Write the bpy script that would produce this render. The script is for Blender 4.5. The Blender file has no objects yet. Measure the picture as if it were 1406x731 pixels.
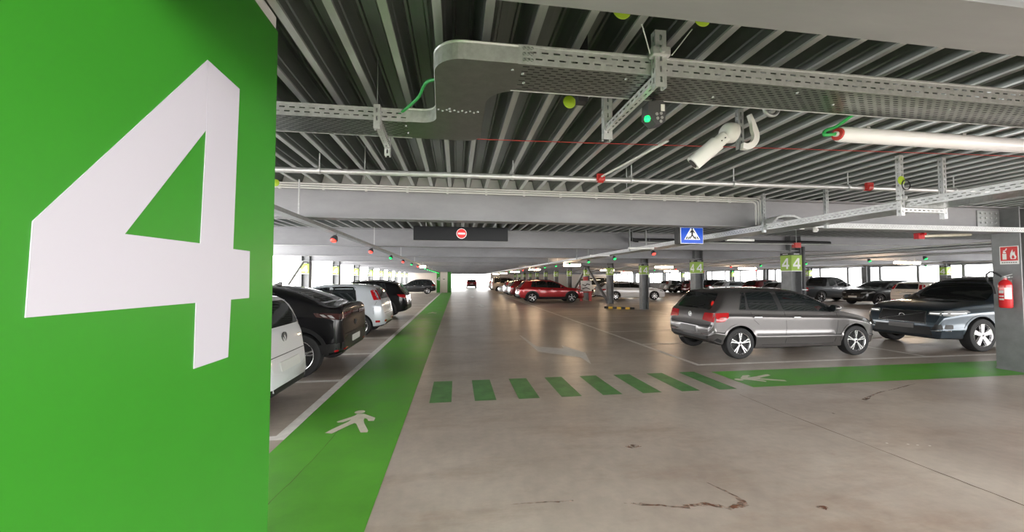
import bpy, bmesh, math, random
from math import sin, cos, pi, radians
from mathutils import Vector, Matrix
from mathutils.bvhtree import BVHTree
from mathutils.geometry import delaunay_2d_cdt

random.seed(4)
sc = bpy.context.scene
col = sc.collection

# ------------------------------------------------------------------ camera
cam_d = bpy.data.cameras.new('camera')
cam = bpy.data.objects.new('camera', cam_d)
col.objects.link(cam)
cam_d.sensor_width = 36.0
cam_d.lens = 13.314
cam_d.clip_start = 0.05
cam_d.clip_end = 400
cam.location = (0, 0, 1.64)
cam.rotation_euler = (radians(90 + 1.9275), 0, radians(-8.31))
sc.camera = cam

# ------------------------------------------------------------------ daylight and exposure
SKY = 8.5
world = bpy.data.worlds.new('overcast_sky')
sc.world = world
world.use_nodes = True
bg = world.node_tree.nodes['Background']
bg.inputs['Color'].default_value = (1.0, 0.985, 0.97, 1)
bg.inputs['Strength'].default_value = SKY
sc.view_settings.view_transform = 'Standard'
sc.view_settings.look = 'None'
sc.view_settings.gamma = 1
sc.view_settings.use_curve_mapping = False
sc.view_settings.exposure = 0.14
sc.cycles.max_bounces = 10
sc.cycles.diffuse_bounces = 6
sc.cycles.glossy_bounces = 4
sc.cycles.sample_clamp_indirect = 8.0
sc.cycles.use_denoising = True

# ------------------------------------------------------------------ materials
MATS = {}


def mat(key, colr, rough=0.5, metal=0.0, noise=0.0, nscale=6.0, coat=0.0, emit=None, estr=0.0,
        bump=0.0, colr2=None, spec=0.5, stretch=None, rvar=0.0, alpha=None):
    m = bpy.data.materials.new(key)
    m.use_nodes = True
    nt = m.node_tree
    b = nt.nodes['Principled BSDF']
    b.inputs['Base Color'].default_value = (*colr, 1)
    b.inputs['Roughness'].default_value = rough
    b.inputs['Metallic'].default_value = metal
    b.inputs['Specular IOR Level'].default_value = spec
    b.inputs['Coat Weight'].default_value = coat
    b.inputs['Coat Roughness'].default_value = 0.06
    if emit:
        b.inputs['Emission Color'].default_value = (*emit, 1)
        b.inputs['Emission Strength'].default_value = estr
    if noise or bump or rvar:
        tc = nt.nodes.new('ShaderNodeTexCoord')
        mp = nt.nodes.new('ShaderNodeMapping')
        nt.links.new(tc.outputs['Object'], mp.inputs['Vector'])
        if stretch:
            mp.inputs['Scale'].default_value = stretch
        n = nt.nodes.new('ShaderNodeTexNoise')
        n.inputs['Scale'].default_value = nscale
        n.inputs['Detail'].default_value = 6
        n.inputs['Roughness'].default_value = 0.65
        nt.links.new(mp.outputs['Vector'], n.inputs['Vector'])
        if noise:
            r = nt.nodes.new('ShaderNodeValToRGB')
            r.color_ramp.elements[0].position = 0.3
            r.color_ramp.elements[1].position = 0.7
            c2 = colr2 or tuple(min(1, c * (1 + noise)) for c in colr)
            c1 = colr if colr2 else tuple(c * (1 - noise) for c in colr)
            r.color_ramp.elements[0].color = (*c1, 1)
            r.color_ramp.elements[1].color = (*c2, 1)
            nt.links.new(n.outputs['Fac'], r.inputs['Fac'])
            nt.links.new(r.outputs['Color'], b.inputs['Base Color'])
        if rvar:
            mr = nt.nodes.new('ShaderNodeMapRange')
            mr.inputs['From Min'].default_value = 0.3
            mr.inputs['From Max'].default_value = 0.7
            mr.inputs['To Min'].default_value = rough - rvar
            mr.inputs['To Max'].default_value = rough + rvar
            nt.links.new(n.outputs['Fac'], mr.inputs['Value'])
            nt.links.new(mr.outputs['Result'], b.inputs['Roughness'])
        if bump:
            bp = nt.nodes.new('ShaderNodeBump')
            bp.inputs['Strength'].default_value = bump
            bp.inputs['Distance'].default_value = 0.01
            nt.links.new(n.outputs['Fac'], bp.inputs['Height'])
            nt.links.new(bp.outputs['Normal'], b.inputs['Normal'])
    MATS[key] = m
    return m


def floor_material():
    m = bpy.data.materials.new('polished_concrete')
    m.use_nodes = True
    nt = m.node_tree
    N, L = nt.nodes, nt.links
    b = N['Principled BSDF']
    tc = N.new('ShaderNodeTexCoord')

    def noise(scale, detail, sx=1, sy=1, rough=0.6):
        mp = N.new('ShaderNodeMapping')
        mp.inputs['Scale'].default_value = (sx, sy, 1)
        L.new(tc.outputs['Object'], mp.inputs['Vector'])
        n = N.new('ShaderNodeTexNoise')
        n.inputs['Scale'].default_value = scale
        n.inputs['Detail'].default_value = detail
        n.inputs['Roughness'].default_value = rough
        L.new(mp.outputs['Vector'], n.inputs['Vector'])
        return n.outputs['Fac']

    def ramp(fac, p0, p1, c0, c1):
        r = N.new('ShaderNodeValToRGB')
        r.color_ramp.elements[0].position = p0
        r.color_ramp.elements[1].position = p1
        r.color_ramp.elements[0].color = c0
        r.color_ramp.elements[1].color = c1
        L.new(fac, r.inputs['Fac'])
        return r.outputs['Color']

    def mix(a, bcol, fac):
        x = N.new('ShaderNodeMix')
        x.data_type = 'RGBA'
        if isinstance(fac, float):
            x.inputs[0].default_value = fac
        else:
            L.new(fac, x.inputs[0])
        for s, v in ((6, a), (7, bcol)):
            if isinstance(v, tuple):
                x.inputs[s].default_value = v
            else:
                L.new(v, x.inputs[s])
        return x.outputs[2]

    base = ramp(noise(0.55, 8, 1, 1), 0.3, 0.72, (0.35, 0.29, 0.245, 1), (0.56, 0.495, 0.43, 1))
    swirl = ramp(noise(1.1, 7, 0.45, 1.3, 0.7), 0.50, 0.70, (0, 0, 0, 1), (0.7, 0.7, 0.7, 1))
    c = mix(base, (0.30, 0.21, 0.155, 1), swirl)
    fine = ramp(noise(9, 5), 0.3, 0.75, (0.82, 0.82, 0.82, 1), (1.08, 1.06, 1.04, 1))
    mm = N.new('ShaderNodeMix')
    mm.data_type = 'RGBA'
    mm.blend_type = 'MULTIPLY'
    mm.inputs[0].default_value = 0.7
    L.new(c, mm.inputs[6])
    L.new(fine, mm.inputs[7])
    spots = ramp(noise(3.3, 3), 0.70, 0.76, (0, 0, 0, 1), (0.35, 0.35, 0.35, 1))
    c = mix(mm.outputs[2], (0.24, 0.13, 0.09, 1), spots)
    L.new(c, b.inputs['Base Color'])
    rr = N.new('ShaderNodeMapRange')
    rr.inputs['To Min'].default_value = 0.24
    rr.inputs['To Max'].default_value = 0.42
    L.new(noise(1.6, 6), rr.inputs['Value'])
    L.new(rr.outputs['Result'], b.inputs['Roughness'])
    b.inputs['Specular IOR Level'].default_value = 0.42
    MATS['floor'] = m


floor_material()
mat('green_floor', (0.10, 0.36, 0.035), 0.42, noise=0.22, nscale=1.6, rvar=0.08)
mat('green_stripe', (0.095, 0.25, 0.075), 0.45, noise=0.25, nscale=5)
mat('white_paint', (0.80, 0.77, 0.73), 0.55, noise=0.12, nscale=9)
mat('arrow_paint', (0.66, 0.64, 0.61), 0.5, noise=0.1, nscale=9)
mat('cream_paint', (0.66, 0.62, 0.50), 0.5, noise=0.08, nscale=12)
mat('rust_stain', (0.19, 0.075, 0.04), 0.6, noise=0.4, nscale=14)
_nt = MATS['rust_stain'].node_tree
_n2 = _nt.nodes.new('ShaderNodeTexNoise')
_n2.inputs['Scale'].default_value = 22
_n2.inputs['Detail'].default_value = 8
_tc = _nt.nodes.new('ShaderNodeTexCoord')
_nt.links.new(_tc.outputs['Object'], _n2.inputs['Vector'])
_mr = _nt.nodes.new('ShaderNodeMapRange')
_mr.inputs['From Min'].default_value = 0.38
_mr.inputs['From Max'].default_value = 0.62
_mr.inputs['To Max'].default_value = 0.8
_nt.links.new(_n2.outputs['Fac'], _mr.inputs['Value'])
_nt.links.new(_mr.outputs['Result'], _nt.nodes['Principled BSDF'].inputs['Alpha'])
mat('crack', (0.13, 0.085, 0.06), 0.8)
mat('dust_white', (0.8, 0.78, 0.75), 0.8)
mat('deck_flange_lit', (0.58, 0.60, 0.59), 0.30, metal=0.6, noise=0.12, nscale=2, stretch=(6, 0.6, 6))  # same deck steel, daylight on the rib bottoms put into a lighter colour
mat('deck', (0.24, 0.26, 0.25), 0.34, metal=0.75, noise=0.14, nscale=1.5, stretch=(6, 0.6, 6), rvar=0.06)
mat('slab', (0.36, 0.36, 0.35), 0.8, noise=0.1)
mat('beam', (0.31, 0.31, 0.325), 0.46, metal=0.35, noise=0.16, nscale=1.4, stretch=(0.5, 2, 1.2), rvar=0.08, bump=0.05)
mat('column', (0.20, 0.205, 0.21), 0.5, metal=0.3, noise=0.2, nscale=2.5)
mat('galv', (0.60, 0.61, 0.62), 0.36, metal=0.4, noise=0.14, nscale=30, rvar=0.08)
mat('galv_under_shaded', (0.36, 0.38, 0.36), 0.30, metal=0.95, noise=0.1, nscale=20)  # same steel as the tray sides, underside shade put into a darker colour
mat('galv_dull', (0.40, 0.42, 0.42), 0.45, metal=0.7, noise=0.15, nscale=12)
mat('zinc_pipe', (0.60, 0.61, 0.62), 0.4, metal=0.6, noise=0.08, nscale=8)
mat('white_plastic', (0.78, 0.78, 0.77), 0.4)
mat('conduit', (0.66, 0.66, 0.64), 0.45)
mat('opal', (0.84, 0.83, 0.86), 0.3)
mat('black_plastic', (0.02, 0.02, 0.022), 0.45)
mat('dark_plastic', (0.055, 0.055, 0.06), 0.5)
mat('grey_plastic', (0.30, 0.30, 0.30), 0.5)
mat('red_plastic', (0.50, 0.03, 0.025), 0.4)
mat('red_gloss', (0.55, 0.02, 0.025), 0.22, coat=0.5)
mat('red_wire', (0.55, 0.05, 0.04), 0.5)
mat('green_cable', (0.03, 0.40, 0.09), 0.4)
mat('panel_green', (0.034, 0.255, 0.016), 0.38, noise=0.05, nscale=1.2)
mat('panel_white', (0.56, 0.545, 0.61), 0.45)
mat('core_white', (0.72, 0.66, 0.58), 0.6)
mat('sign_green', (0.30, 0.48, 0.06), 0.5)
mat('sign_white', (0.80, 0.80, 0.78), 0.45)
mat('sign_black', (0.015, 0.015, 0.015), 0.5)
mat('sign_blue', (0.01, 0.075, 0.50), 0.35, emit=(0.01, 0.07, 0.5), estr=0.5)
mat('sign_lit_white', (0.85, 0.85, 0.85), 0.4, emit=(1, 1, 1), estr=0.35)
mat('sign_red', (0.60, 0.02, 0.02), 0.4)
mat('lit_red', (0.7, 0.02, 0.02), 0.4, emit=(1, 0.03, 0.03), estr=0.6)
mat('display', (0.010, 0.011, 0.013), 0.35, spec=0.25)
mat('yellow_disc', (0.42, 0.60, 0.03), 0.5)
mat('yellow_paint', (0.65, 0.42, 0.03), 0.5)
mat('led_red', (0.8, 0.05, 0.04), 0.4, emit=(1, 0.03, 0.02), estr=5)
mat('led_green', (0.01, 0.5, 0.1), 0.4, emit=(0.006, 0.9, 0.14), estr=2.4)
mat('tube_lit', (1, 1, 1), 0.4, emit=(1, 0.70, 0.43), estr=60)
mat('wall_pale', (0.62, 0.55, 0.48), 0.7, noise=0.06)
mat('parapet', (0.30, 0.29, 0.29), 0.7, noise=0.1)
mat('rubber', (0.012, 0.012, 0.013), 0.7)
mat('trim_black', (0.012, 0.012, 0.013), 0.45)
mat('glass', (0.012, 0.015, 0.016), 0.04, spec=0.6, coat=0.3)
mat('alloy', (0.72, 0.72, 0.73), 0.26, metal=0.9)
mat('chrome', (0.8, 0.8, 0.81), 0.12, metal=1.0)
mat('dark_alloy', (0.10, 0.10, 0.105), 0.35, metal=0.6)
mat('seam', (0.012, 0.012, 0.012), 0.7)
mat('tail_red', (0.42, 0.008, 0.012), 0.14, coat=0.8)
mat('tail_smoke', (0.05, 0.012, 0.012), 0.12, coat=0.8)
mat('lamp_clear', (0.55, 0.56, 0.58), 0.12, metal=0.5, coat=0.8)
mat('plate', (0.62, 0.62, 0.60), 0.5)
mat('plate_grey', (0.17, 0.165, 0.165), 0.5)
mat('drl', (0.95, 0.95, 0.95), 0.3, emit=(1, 0.95, 0.9), estr=1.5)


# ------------------------------------------------------------------ mesh helpers
class MB:
    """collects shapes; build() links them as ONE mesh object"""

    def __init__(s):
        s.v, s.f, s.mi, s.cur = [], [], [], 0

    def add(s, vs, fs):
        o = len(s.v)
        s.v += [tuple(v) for v in vs]
        for f in fs:
            s.f.append(tuple(i + o for i in f))
            s.mi.append(s.cur)
        return s

    def box(s, x0, x1, y0, y1, z0, z1):
        vs = [(x, y, z) for z in (z0, z1) for y in (y0, y1) for x in (x0, x1)]
        return s.add(vs, [(0, 2, 3, 1), (4, 5, 7, 6), (0, 1, 5, 4), (2, 6, 7, 3), (0, 4, 6, 2), (1, 3, 7, 5)])

    def cbox(s, x0, x1, y0, y1, z0, z1, c):
        """box with chamfered vertical and horizontal edges"""
        bm = bmesh.new()
        bmesh.ops.create_cube(bm, size=1)
        bmesh.ops.scale(bm, vec=(x1 - x0, y1 - y0, z1 - z0), verts=bm.verts)
        bmesh.ops.translate(bm, vec=((x0 + x1) / 2, (y0 + y1) / 2, (z0 + z1) / 2), verts=bm.verts)
        bmesh.ops.bevel(bm, geom=bm.edges[:], offset=c, segments=2, affect='EDGES', profile=0.5)
        bm.verts.index_update()
        s.add([v.co[:] for v in bm.verts], [[v.index for v in f.verts] for f in bm.faces])
        bm.free()
        return s

    def obox(s, p0, p1, w, h, up=(0, 0, 1)):
        """bar of section w x h from p0 to p1"""
        p0, p1 = Vector(p0), Vector(p1)
        d = (p1 - p0).normalized()
        a = d.cross(Vector(up))
        if a.length < 1e-4:
            a = d.cross(Vector((0, 1, 0)))
        a.normalize()
        b = a.cross(d)
        vs = [p + a * i * w / 2 + b * j * h / 2 for p in (p0, p1) for i, j in ((-1, -1), (1, -1), (1, 1), (-1, 1))]
        return s.add(vs, [(3, 2, 1, 0), (4, 5, 6, 7), (0, 1, 5, 4), (1, 2, 6, 5), (2, 3, 7, 6), (3, 0, 4, 7)])

    def tube(s, pts, r, n=8, caps=True):
        pts = [Vector(p) for p in pts]
        rs = r if isinstance(r, (list, tuple)) else [r] * len(pts)
        rings, ref = [], None
        for i, p in enumerate(pts):
            d = (pts[min(i + 1, len(pts) - 1)] - pts[max(i - 1, 0)]).normalized()
            if ref is None:
                ref = d.cross(Vector((0, 0, 1)))
                if ref.length < 1e-3:
                    ref = d.cross(Vector((0, 1, 0)))
            a = (ref - d * ref.dot(d)).normalized()
            ref = a
            b = d.cross(a)
            rings.append([p + (a * cos(2 * pi * k / n) + b * sin(2 * pi * k / n)) * rs[i] for k in range(n)])
        vs = [v for ring in rings for v in ring]
        fs = []
        for i in range(len(pts) - 1):
            for k in range(n):
                fs.append((i * n + k, i * n + (k + 1) % n, (i + 1) * n + (k + 1) % n, (i + 1) * n + k))
        if caps:
            fs.append(tuple(reversed(range(n))))
            fs.append(tuple((len(pts) - 1) * n + k for k in range(n)))
        return s.add(vs, fs)

    def cyl(s, p0, p1, r, n=12):
        return s.tube([p0, p1], r, n)

    def lathe(s, prof, n=24, axis='z', origin=(0, 0, 0), close=False):
        """prof: (radius, height) pairs turned about an axis"""
        o = Vector(origin)
        vs, fs = [], []
        for r, h in prof:
            for k in range(n):
                a = 2 * pi * k / n
                p = (r * cos(a), r * sin(a), h)
                if axis == 'y':
                    p = (p[0], h, -p[1])
                elif axis == 'x':
                    p = (h, p[0], p[1])
                vs.append(o + Vector(p))
        m = len(prof)
        for i in range(m if close else m - 1):
            j = (i + 1) % m
            for k in range(n):
                fs.append((i * n + k, i * n + (k + 1) % n, j * n + (k + 1) % n, j * n + k))
        return s.add(vs, fs)

    def prism(s, poly, fn, t0, t1):
        """2-d polygon extruded from t0 to t1; fn(a, b, t) -> point"""
        vs2, fs2 = tri_poly(poly)
        n = len(vs2)
        vs = [fn(a, b, t1) for a, b in vs2] + [fn(a, b, t0) for a, b in vs2]
        fs = [tuple(f) for f in fs2] + [tuple(i + n for i in reversed(f)) for f in fs2]
        m = len(poly)
        for i in range(m):
            j = (i + 1) % m
            fs.append((i, i + n, j + n, j))
        return s.add(vs, fs)

    def sheet(s, poly, z):
        vs2, fs2 = tri_poly(poly)
        return s.add([(a, b, z) for a, b in vs2], fs2)

    def mesh(s, name, mats=(), smooth=None):
        me = bpy.data.meshes.new(name)
        me.from_pydata(s.v, [], s.f)
        for m in (mats if isinstance(mats, (list, tuple)) else [mats]):
            me.materials.append(MATS[m] if isinstance(m, str) else m)
        if any(s.mi):
            me.polygons.foreach_set('material_index', s.mi)
        if smooth:
            me.polygons.foreach_set('use_smooth', [True] * len(me.polygons))
            me.set_sharp_from_angle(angle=radians(smooth))
        me.update()
        return me

    def build(s, name, mats, parent=None, smooth=None, loc=None):
        o = bpy.data.objects.new(name, s.mesh(name, mats, smooth))
        col.objects.link(o)
        o.parent = parent
        if loc:
            o.location = loc
        return o


def tri_poly(poly):
    """triangulate a simple polygon, first len(poly) vertices are the outline in order"""
    pts = [Vector((a, b)) for a, b in poly]
    n = len(pts)
    area = sum(pts[i].x * pts[(i + 1) % n].y - pts[(i + 1) % n].x * pts[i].y for i in range(n))
    r = delaunay_2d_cdt(pts, [(i, (i + 1) % n) for i in range(n)], [], 1, 1e-7)
    # map output vertices back to the outline order
    out = [None] * len(r[0])
    for k, src in enumerate(r[3]):
        out[k] = src[0] if src else None
    vs = [tuple(p) for p in pts]
    m = {}
    for k, p in enumerate(r[0]):
        if out[k] is not None:
            m[k] = out[k]
        else:
            m[k] = len(vs)
            vs.append(tuple(p))
    return vs, [tuple(m[i] for i in f) for f in r[2]]


def tag(o, label=None, cat=None, group=None, kind=None):
    for k, v in (('label', label), ('category', cat), ('group', group), ('kind', kind)):
        if v:
            o[k] = v
    return o


def empty(name, loc=(0, 0, 0), rz=0, label=None, cat=None, group=None):
    o = bpy.data.objects.new(name, None)
    o.empty_display_size = 0.2
    col.objects.link(o)
    o.location = loc
    o.rotation_euler = (0, 0, rz)
    return tag(o, label, cat, group)


def copy_tree(o, parent=None):
    c = o.copy()
    col.objects.link(c)
    c.parent = parent
    for ch in list(o.children):
        copy_tree(ch, c)
    return c


def inst(name, me, parent=None, loc=(0, 0, 0), rot=(0, 0, 0)):
    o = bpy.data.objects.new(name, me)
    col.objects.link(o)
    o.parent = parent
    o.location = loc
    o.rotation_euler = rot
    return o


def ngon(cx, cy, rx, ry=None, n=20, a0=0.0, a1=2 * pi):
    ry = ry or rx
    full = abs(a1 - a0 - 2 * pi) < 1e-6
    return [(cx + rx * cos(a0 + (a1 - a0) * k / (n if full else n - 1)), cy + ry * sin(a0 + (a1 - a0) * k / (n if full else n - 1))) for k in range(n)]


def strip_poly(pts, w):
    """outline of a polyline of width w (may be a list)"""
    pts = [Vector(p) for p in pts]
    ws = w if isinstance(w, (list, tuple)) else [w] * len(pts)
    L, R = [], []
    for i, p in enumerate(pts):
        d = (pts[min(i + 1, len(pts) - 1)] - pts[max(i - 1, 0)]).normalized()
        nrm = Vector((-d.y, d.x))
        L.append(tuple(p + nrm * ws[i] / 2))
        R.append(tuple(p - nrm * ws[i] / 2))
    return L + R[::-1]

# ================================================================== THE SETTING
BAY = [0.98 + 4.55 * k for k in range(16)]
Z_DECK, Z_TOP, Z_BEAM = 2.93, 3.13, 2.47
X_L, X_R, Y_B, Y_F = -7.3, 30.2, -12.0, 72.0
Y_ROOF = -1.6

floor = MB().box(X_L - 0.2, X_R + 0.2, Y_B, Y_F, -0.3, 0).build('floor', 'floor')
tag(floor, 'stained polished concrete floor of the car park deck', kind='structure')


def mark(name, poly, m, z=0.003, label=None):
    o = MB().sheet(poly, z).build(name, m, floor)
    return tag(o, label)


def rect(x0, x1, y0, y1):
    return [(x0, y0), (x1, y0), (x1, y1), (x0, y1)]


mark('walkway', rect(-1.73, -0.585, -12, 45.5), 'green_floor', 0.002, 'bright green painted pedestrian walkway along the parked cars')
mark('walkway', rect(4.44, 14.0, 5.19, 6.15), 'green_floor', 0.002, 'green painted walkway in front of the grey hatchback')
for k in range(8):
    x = -0.35 + 0.6 * k
    mark('crosswalk_stripe', rect(x, x + 0.29, 5.15, 6.2), 'green_stripe', 0.002)
mark('parking_line', rect(-1.85, -1.73, 4.2, 45.5), 'white_paint')
for y in [4.2, 6.43, 8.65, 10.9, 13.15] + [15.4 + 2.25 * i for i in range(13)]:
    mark('parking_line', rect(-6.9, -1.85, y, y + 0.11), 'white_paint')
mark('parking_line', rect(4.5, 4.6, 6.62, 60), 'white_paint')
mark('parking_line', rect(4.6, 15.3, 6.62, 6.72), 'white_paint')
mark('parking_line', rect(9.75, 9.85, 6.72, 60), 'white_paint')
mark('parking_line', rect(15.2, 15.3, 6.72, 60), 'white_paint')
for i in range(1, 20):
    y = 6.62 + 2.275 * i
    mark('parking_line', rect(4.6, 15.2, y, y + 0.1), 'white_paint')
    mark('parking_line', rect(24.4, 29.9, y, y + 0.1), 'white_paint')
mark('parking_line', rect(24.3, 24.4, 6.6, 60), 'white_paint')
mark('direction_arrow', [(1.80, 10.97), (1.85, 10.7), (1.926, 9.03), (2.49, 8.69), (2.563, 9.117), (2.829, 8.122),
                         (2.556, 7.01), (2.564, 7.646), (2.066, 8.131), (1.819, 8.39)][::-1], 'arrow_paint', 0.003,
     'worn white direction arrow bending across the driving lane')
for (ax, ay) in ((1.5, 22.0), (1.4, 33.0)):
    mark('direction_arrow', [(ax - .1, ay), (ax + .1, ay), (ax + .1, ay + 1.6), (ax + .35, ay + 1.6), (ax, ay + 2.6), (ax - .35, ay + 1.6), (ax - .1, ay + 1.6)], 'arrow_paint')

PED = [(-1.352, 4.634), (-1.224, 4.766), (-1.194, 4.807), (-1.18, 4.86), (-1.102, 4.855), (-1.054, 4.807), (-0.938, 4.695),
       (-0.934, 4.597), (-0.999, 4.606), (-1.023, 4.67), (-1.061, 4.704), (-1.058, 4.646), (-1.032, 4.551), (-0.935, 4.315),
       (-0.933, 4.267), (-1.004, 4.273), (-1.112, 4.536), (-1.138, 4.561), (-1.184, 4.494), (-1.297, 4.289), (-1.375, 4.316),
       (-1.33, 4.414), (-1.217, 4.614), (-1.203, 4.686), (-1.272, 4.604), (-1.327, 4.603)]
ped_mb = MB().sheet(PED, 0.005)
ped_mb.sheet(ngon(-1.167, 4.925, 0.062, 0.058), 0.005)
ped = ped_mb.build('pedestrian_symbol', 'cream_paint', floor)
tag(ped, 'cream walking figure painted on the walkway')
# the second figure lies the other way, head towards the crossing
cxp, cyp = -1.15, 4.6
p2 = MB()
for poly in (PED, ngon(-1.167, 4.925, 0.062, 0.058)):
    p2.sheet([(4.9 - (y - cyp) * 1.12, 5.62 + (x - cxp) * 1.0) for x, y in poly], 0.005)
tag(p2.build('pedestrian_symbol', 'cream_paint', floor), 'cream walking figure on the green strip before the grey hatchback')
p3 = MB()
for poly in (PED, ngon(-1.167, 4.925, 0.062, 0.058)):
    p3.sheet([(x, y + 14.0) for x, y in poly], 0.005)
p3.build('pedestrian_symbol', 'cream_paint', floor)


def blotch(pts, ws, name, m, z, seed, sub=5):
    rnd = random.Random(seed)
    P, Wd = [], []
    for i in range(len(pts) - 1):
        for j in range(sub):
            t = j / sub
            P.append((pts[i][0] * (1 - t) + pts[i + 1][0] * t + rnd.uniform(-.006, .006), pts[i][1] * (1 - t) + pts[i + 1][1] * t + rnd.uniform(-.006, .006)))
            Wd.append((ws[i] * (1 - t) + ws[i + 1] * t) * rnd.uniform(0.45, 1.3))
    P.append(pts[-1])
    Wd.append(ws[-1])
    return mark(name, strip_poly(P, Wd), m, z)


blotch([(1.22, 2.67), (1.335, 2.647), (1.658, 2.55)], [.005, .03, .025], 'floor_stain', 'rust_stain', .002, 1)
blotch([(1.62, 2.58), (1.81, 2.575), (1.935, 2.51), (2.09, 2.535), (2.09, 2.63), (1.998, 2.848)], [.02, .05, .05, .05, .03, .006], 'floor_stain', 'rust_stain', .002, 2)
blotch([(0.38, 2.775), (0.6, 2.77), (0.86, 2.757)], [.004, .012, .014], 'floor_stain', 'rust_stain', .002, 3)
blotch([(5.45, 4.43), (5.9, 4.648), (6.688, 4.877), (7.1, 5.0)], [.05, .02, .03, .005], 'floor_stain', 'rust_stain', .002, 5)
blotch([(3.975, 4.9), (3.966, 4.25), (4.03, 3.0), (4.07, 2.2), (4.08, -2)], [.006, .010, .009, .010, .01], 'floor_crack', 'crack', .0015, 6, 8)
blotch([(-1.36, 2.3), (-1.35, 2.96), (-1.28, 3.7), (-1.25, 4.4)], [.004, .005, .004, .003], 'floor_crack', 'crack', .0035, 7, 6)
for (x, y) in ((4.25, 3.25), (4.43, 3.2), (4.5, 3.17), (4.6, 3.14)):
    mark('floor_fleck', ngon(x, y, .012, .01, 7), 'dust_white', .002)
for (x, y, r, s) in ((1.72, 3.55, .07, 3), (4.55, 4.05, .03, 4), (2.6, 2.42, .05, 8)):
    rnd = random.Random(s)
    mark('floor_stain', [(x + r * cos(a) * rnd.uniform(.6, 1.5), y + .5 * r * sin(a) * rnd.uniform(.6, 1.4)) for a in [k * pi / 6 for k in range(12)]], 'rust_stain', .0018)

# ------------------------------------------------------------------ ceiling: slab over folded steel deck
ceil_ = MB().box(X_L - 0.3, X_R + 0.3, Y_ROOF, Y_F, Z_TOP + 0.004, Z_TOP + 0.22).build('ceiling', 'slab')
tag(ceil_, 'concrete slab on folded steel decking', kind='structure')
P_ = 0.252
prof = [(-.126, .200), (-.088, .200), (-.080, .186), (-.066, .186), (-.062, .150), (-.036, .062), (-.030, .052), (-.023, 0.012), (-.021, 0.0), (.021, 0.0),
        (.023, .012), (.030, .052), (.036, .062), (.062, .150), (.066, .186), (.080, .186), (.088, .200), (.126, .200)]


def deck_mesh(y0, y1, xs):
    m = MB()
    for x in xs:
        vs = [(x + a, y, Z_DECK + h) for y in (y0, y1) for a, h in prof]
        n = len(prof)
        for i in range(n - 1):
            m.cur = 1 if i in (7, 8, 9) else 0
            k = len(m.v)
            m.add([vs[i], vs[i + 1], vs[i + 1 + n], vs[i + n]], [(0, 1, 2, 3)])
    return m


ribs = [-0.1 + P_ * i for i in range(-28, 121)]
near = [x for x in ribs if -4.6 < x < 13.2]
pm = deck_mesh(BAY[0] - 0.6, BAY[1] + 0.15, [0.0]).mesh('deck_panel', ['deck', 'deck_flange_lit'])
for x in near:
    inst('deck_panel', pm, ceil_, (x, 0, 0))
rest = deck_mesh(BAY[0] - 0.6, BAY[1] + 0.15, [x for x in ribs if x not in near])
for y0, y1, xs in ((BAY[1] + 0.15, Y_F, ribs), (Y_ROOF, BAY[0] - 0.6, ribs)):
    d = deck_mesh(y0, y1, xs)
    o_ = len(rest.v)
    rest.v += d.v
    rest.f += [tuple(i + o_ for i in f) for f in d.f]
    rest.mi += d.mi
tag(rest.build('decking', ['deck', 'deck_flange_lit'], ceil_), kind='stuff')
# pale rib fillers seen above the first full beam
fm = MB().prism([(-.062, .004), (.062, .004), (.036, .13), (-.036, .13)], lambda a, b, t: (a, t, Z_DECK + b), -.01, .01).mesh('rib_filler', 'white_plastic')
fl = MB().prism([(-.100, .004), (.100, .004), (.062, .15), (-.062, .15)], lambda a, b, t: (a, t, Z_DECK + b), -.01, .01).mesh('rib_filler', 'white_plastic')
for x in near:
    if -2.6 < x < 4.8:
        inst('rib_filler', fl, ceil_, (x + P_ / 2, BAY[1] - .05, 0))

# ------------------------------------------------------------------ beams
BL, BR = -7.2, 30.1


def beam_meshes():
    a = MB().box(BL, BR, -.008, .008, Z_BEAM + .018, Z_DECK - .018).mesh('web', 'beam')
    b = MB().box(BL, BR, -.115, .115, Z_DECK - .018, Z_DECK - .001).mesh('top_flange', 'beam')
    c = MB().box(BL, BR, -.115, .115, Z_BEAM, Z_BEAM + .018).mesh('bottom_flange', 'beam')
    return a, b, c


bw, bt, bb = beam_meshes()
for k, y in enumerate(BAY):
    if k == 0:
        lb, g = 'wide galvanised steel beam overhead, right above the numbered green wall', None
    elif k == 1:
        lb, g = 'galvanised steel beam with white conduits on it, before the black display board', None
    else:
        lb, g = 'galvanised steel beam in the row beyond the black display board', 'far ceiling beams'
    be = empty('steel_beam', (0, y, 0), 0, lb, 'beam', g)
    inst('web', bw, be)
    inst('top_flange', bt, be)
    inst('bottom_flange', bb, be)
    if k == 0:
        be.scale = (1, .87, 1)
        be.location.y = .995
    if k == 1:
        for (x0, x1) in ((9.28, 9.76),):
            MB().box(x0, x1, -.022, -.0085, Z_BEAM + .06, Z_DECK - .06).build('splice_plate', 'galv_dull', be)
            bolt = MB().cyl((0, 0, 0), (0, -.016, 0), .016, 6).mesh('bolt', 'galv')
            for i in range(4):
                for j in range(4):
                    inst('bolt', bolt, be, (x0 + .07 + i * .11, -.022, Z_BEAM + .1 + j * .085))

# ------------------------------------------------------------------ the digit used on the wall and on the column signs
FOUR = [(0.615, 1.228), (0.842, 1.223), (0.822, 0.480), (0.961, 0.480), (0.964, 0.253), (0.815, 0.253), (0.804, 0.0), (0.584, 0.0),
        (0.586, 0.253), (0.0, 0.255), (0.007, 0.483)]
TRI = [(0.618, 0.943), (0.602, 0.485), (0.259, 0.482)]
# cut the open triangle out with a bridge
FOUR_CUT = FOUR[:1] + [(0.6175, 1.2278), (0.6185, 0.9435), TRI[1], TRI[2], (0.6165, 0.943)] + FOUR[:1] + FOUR[1:]


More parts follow.
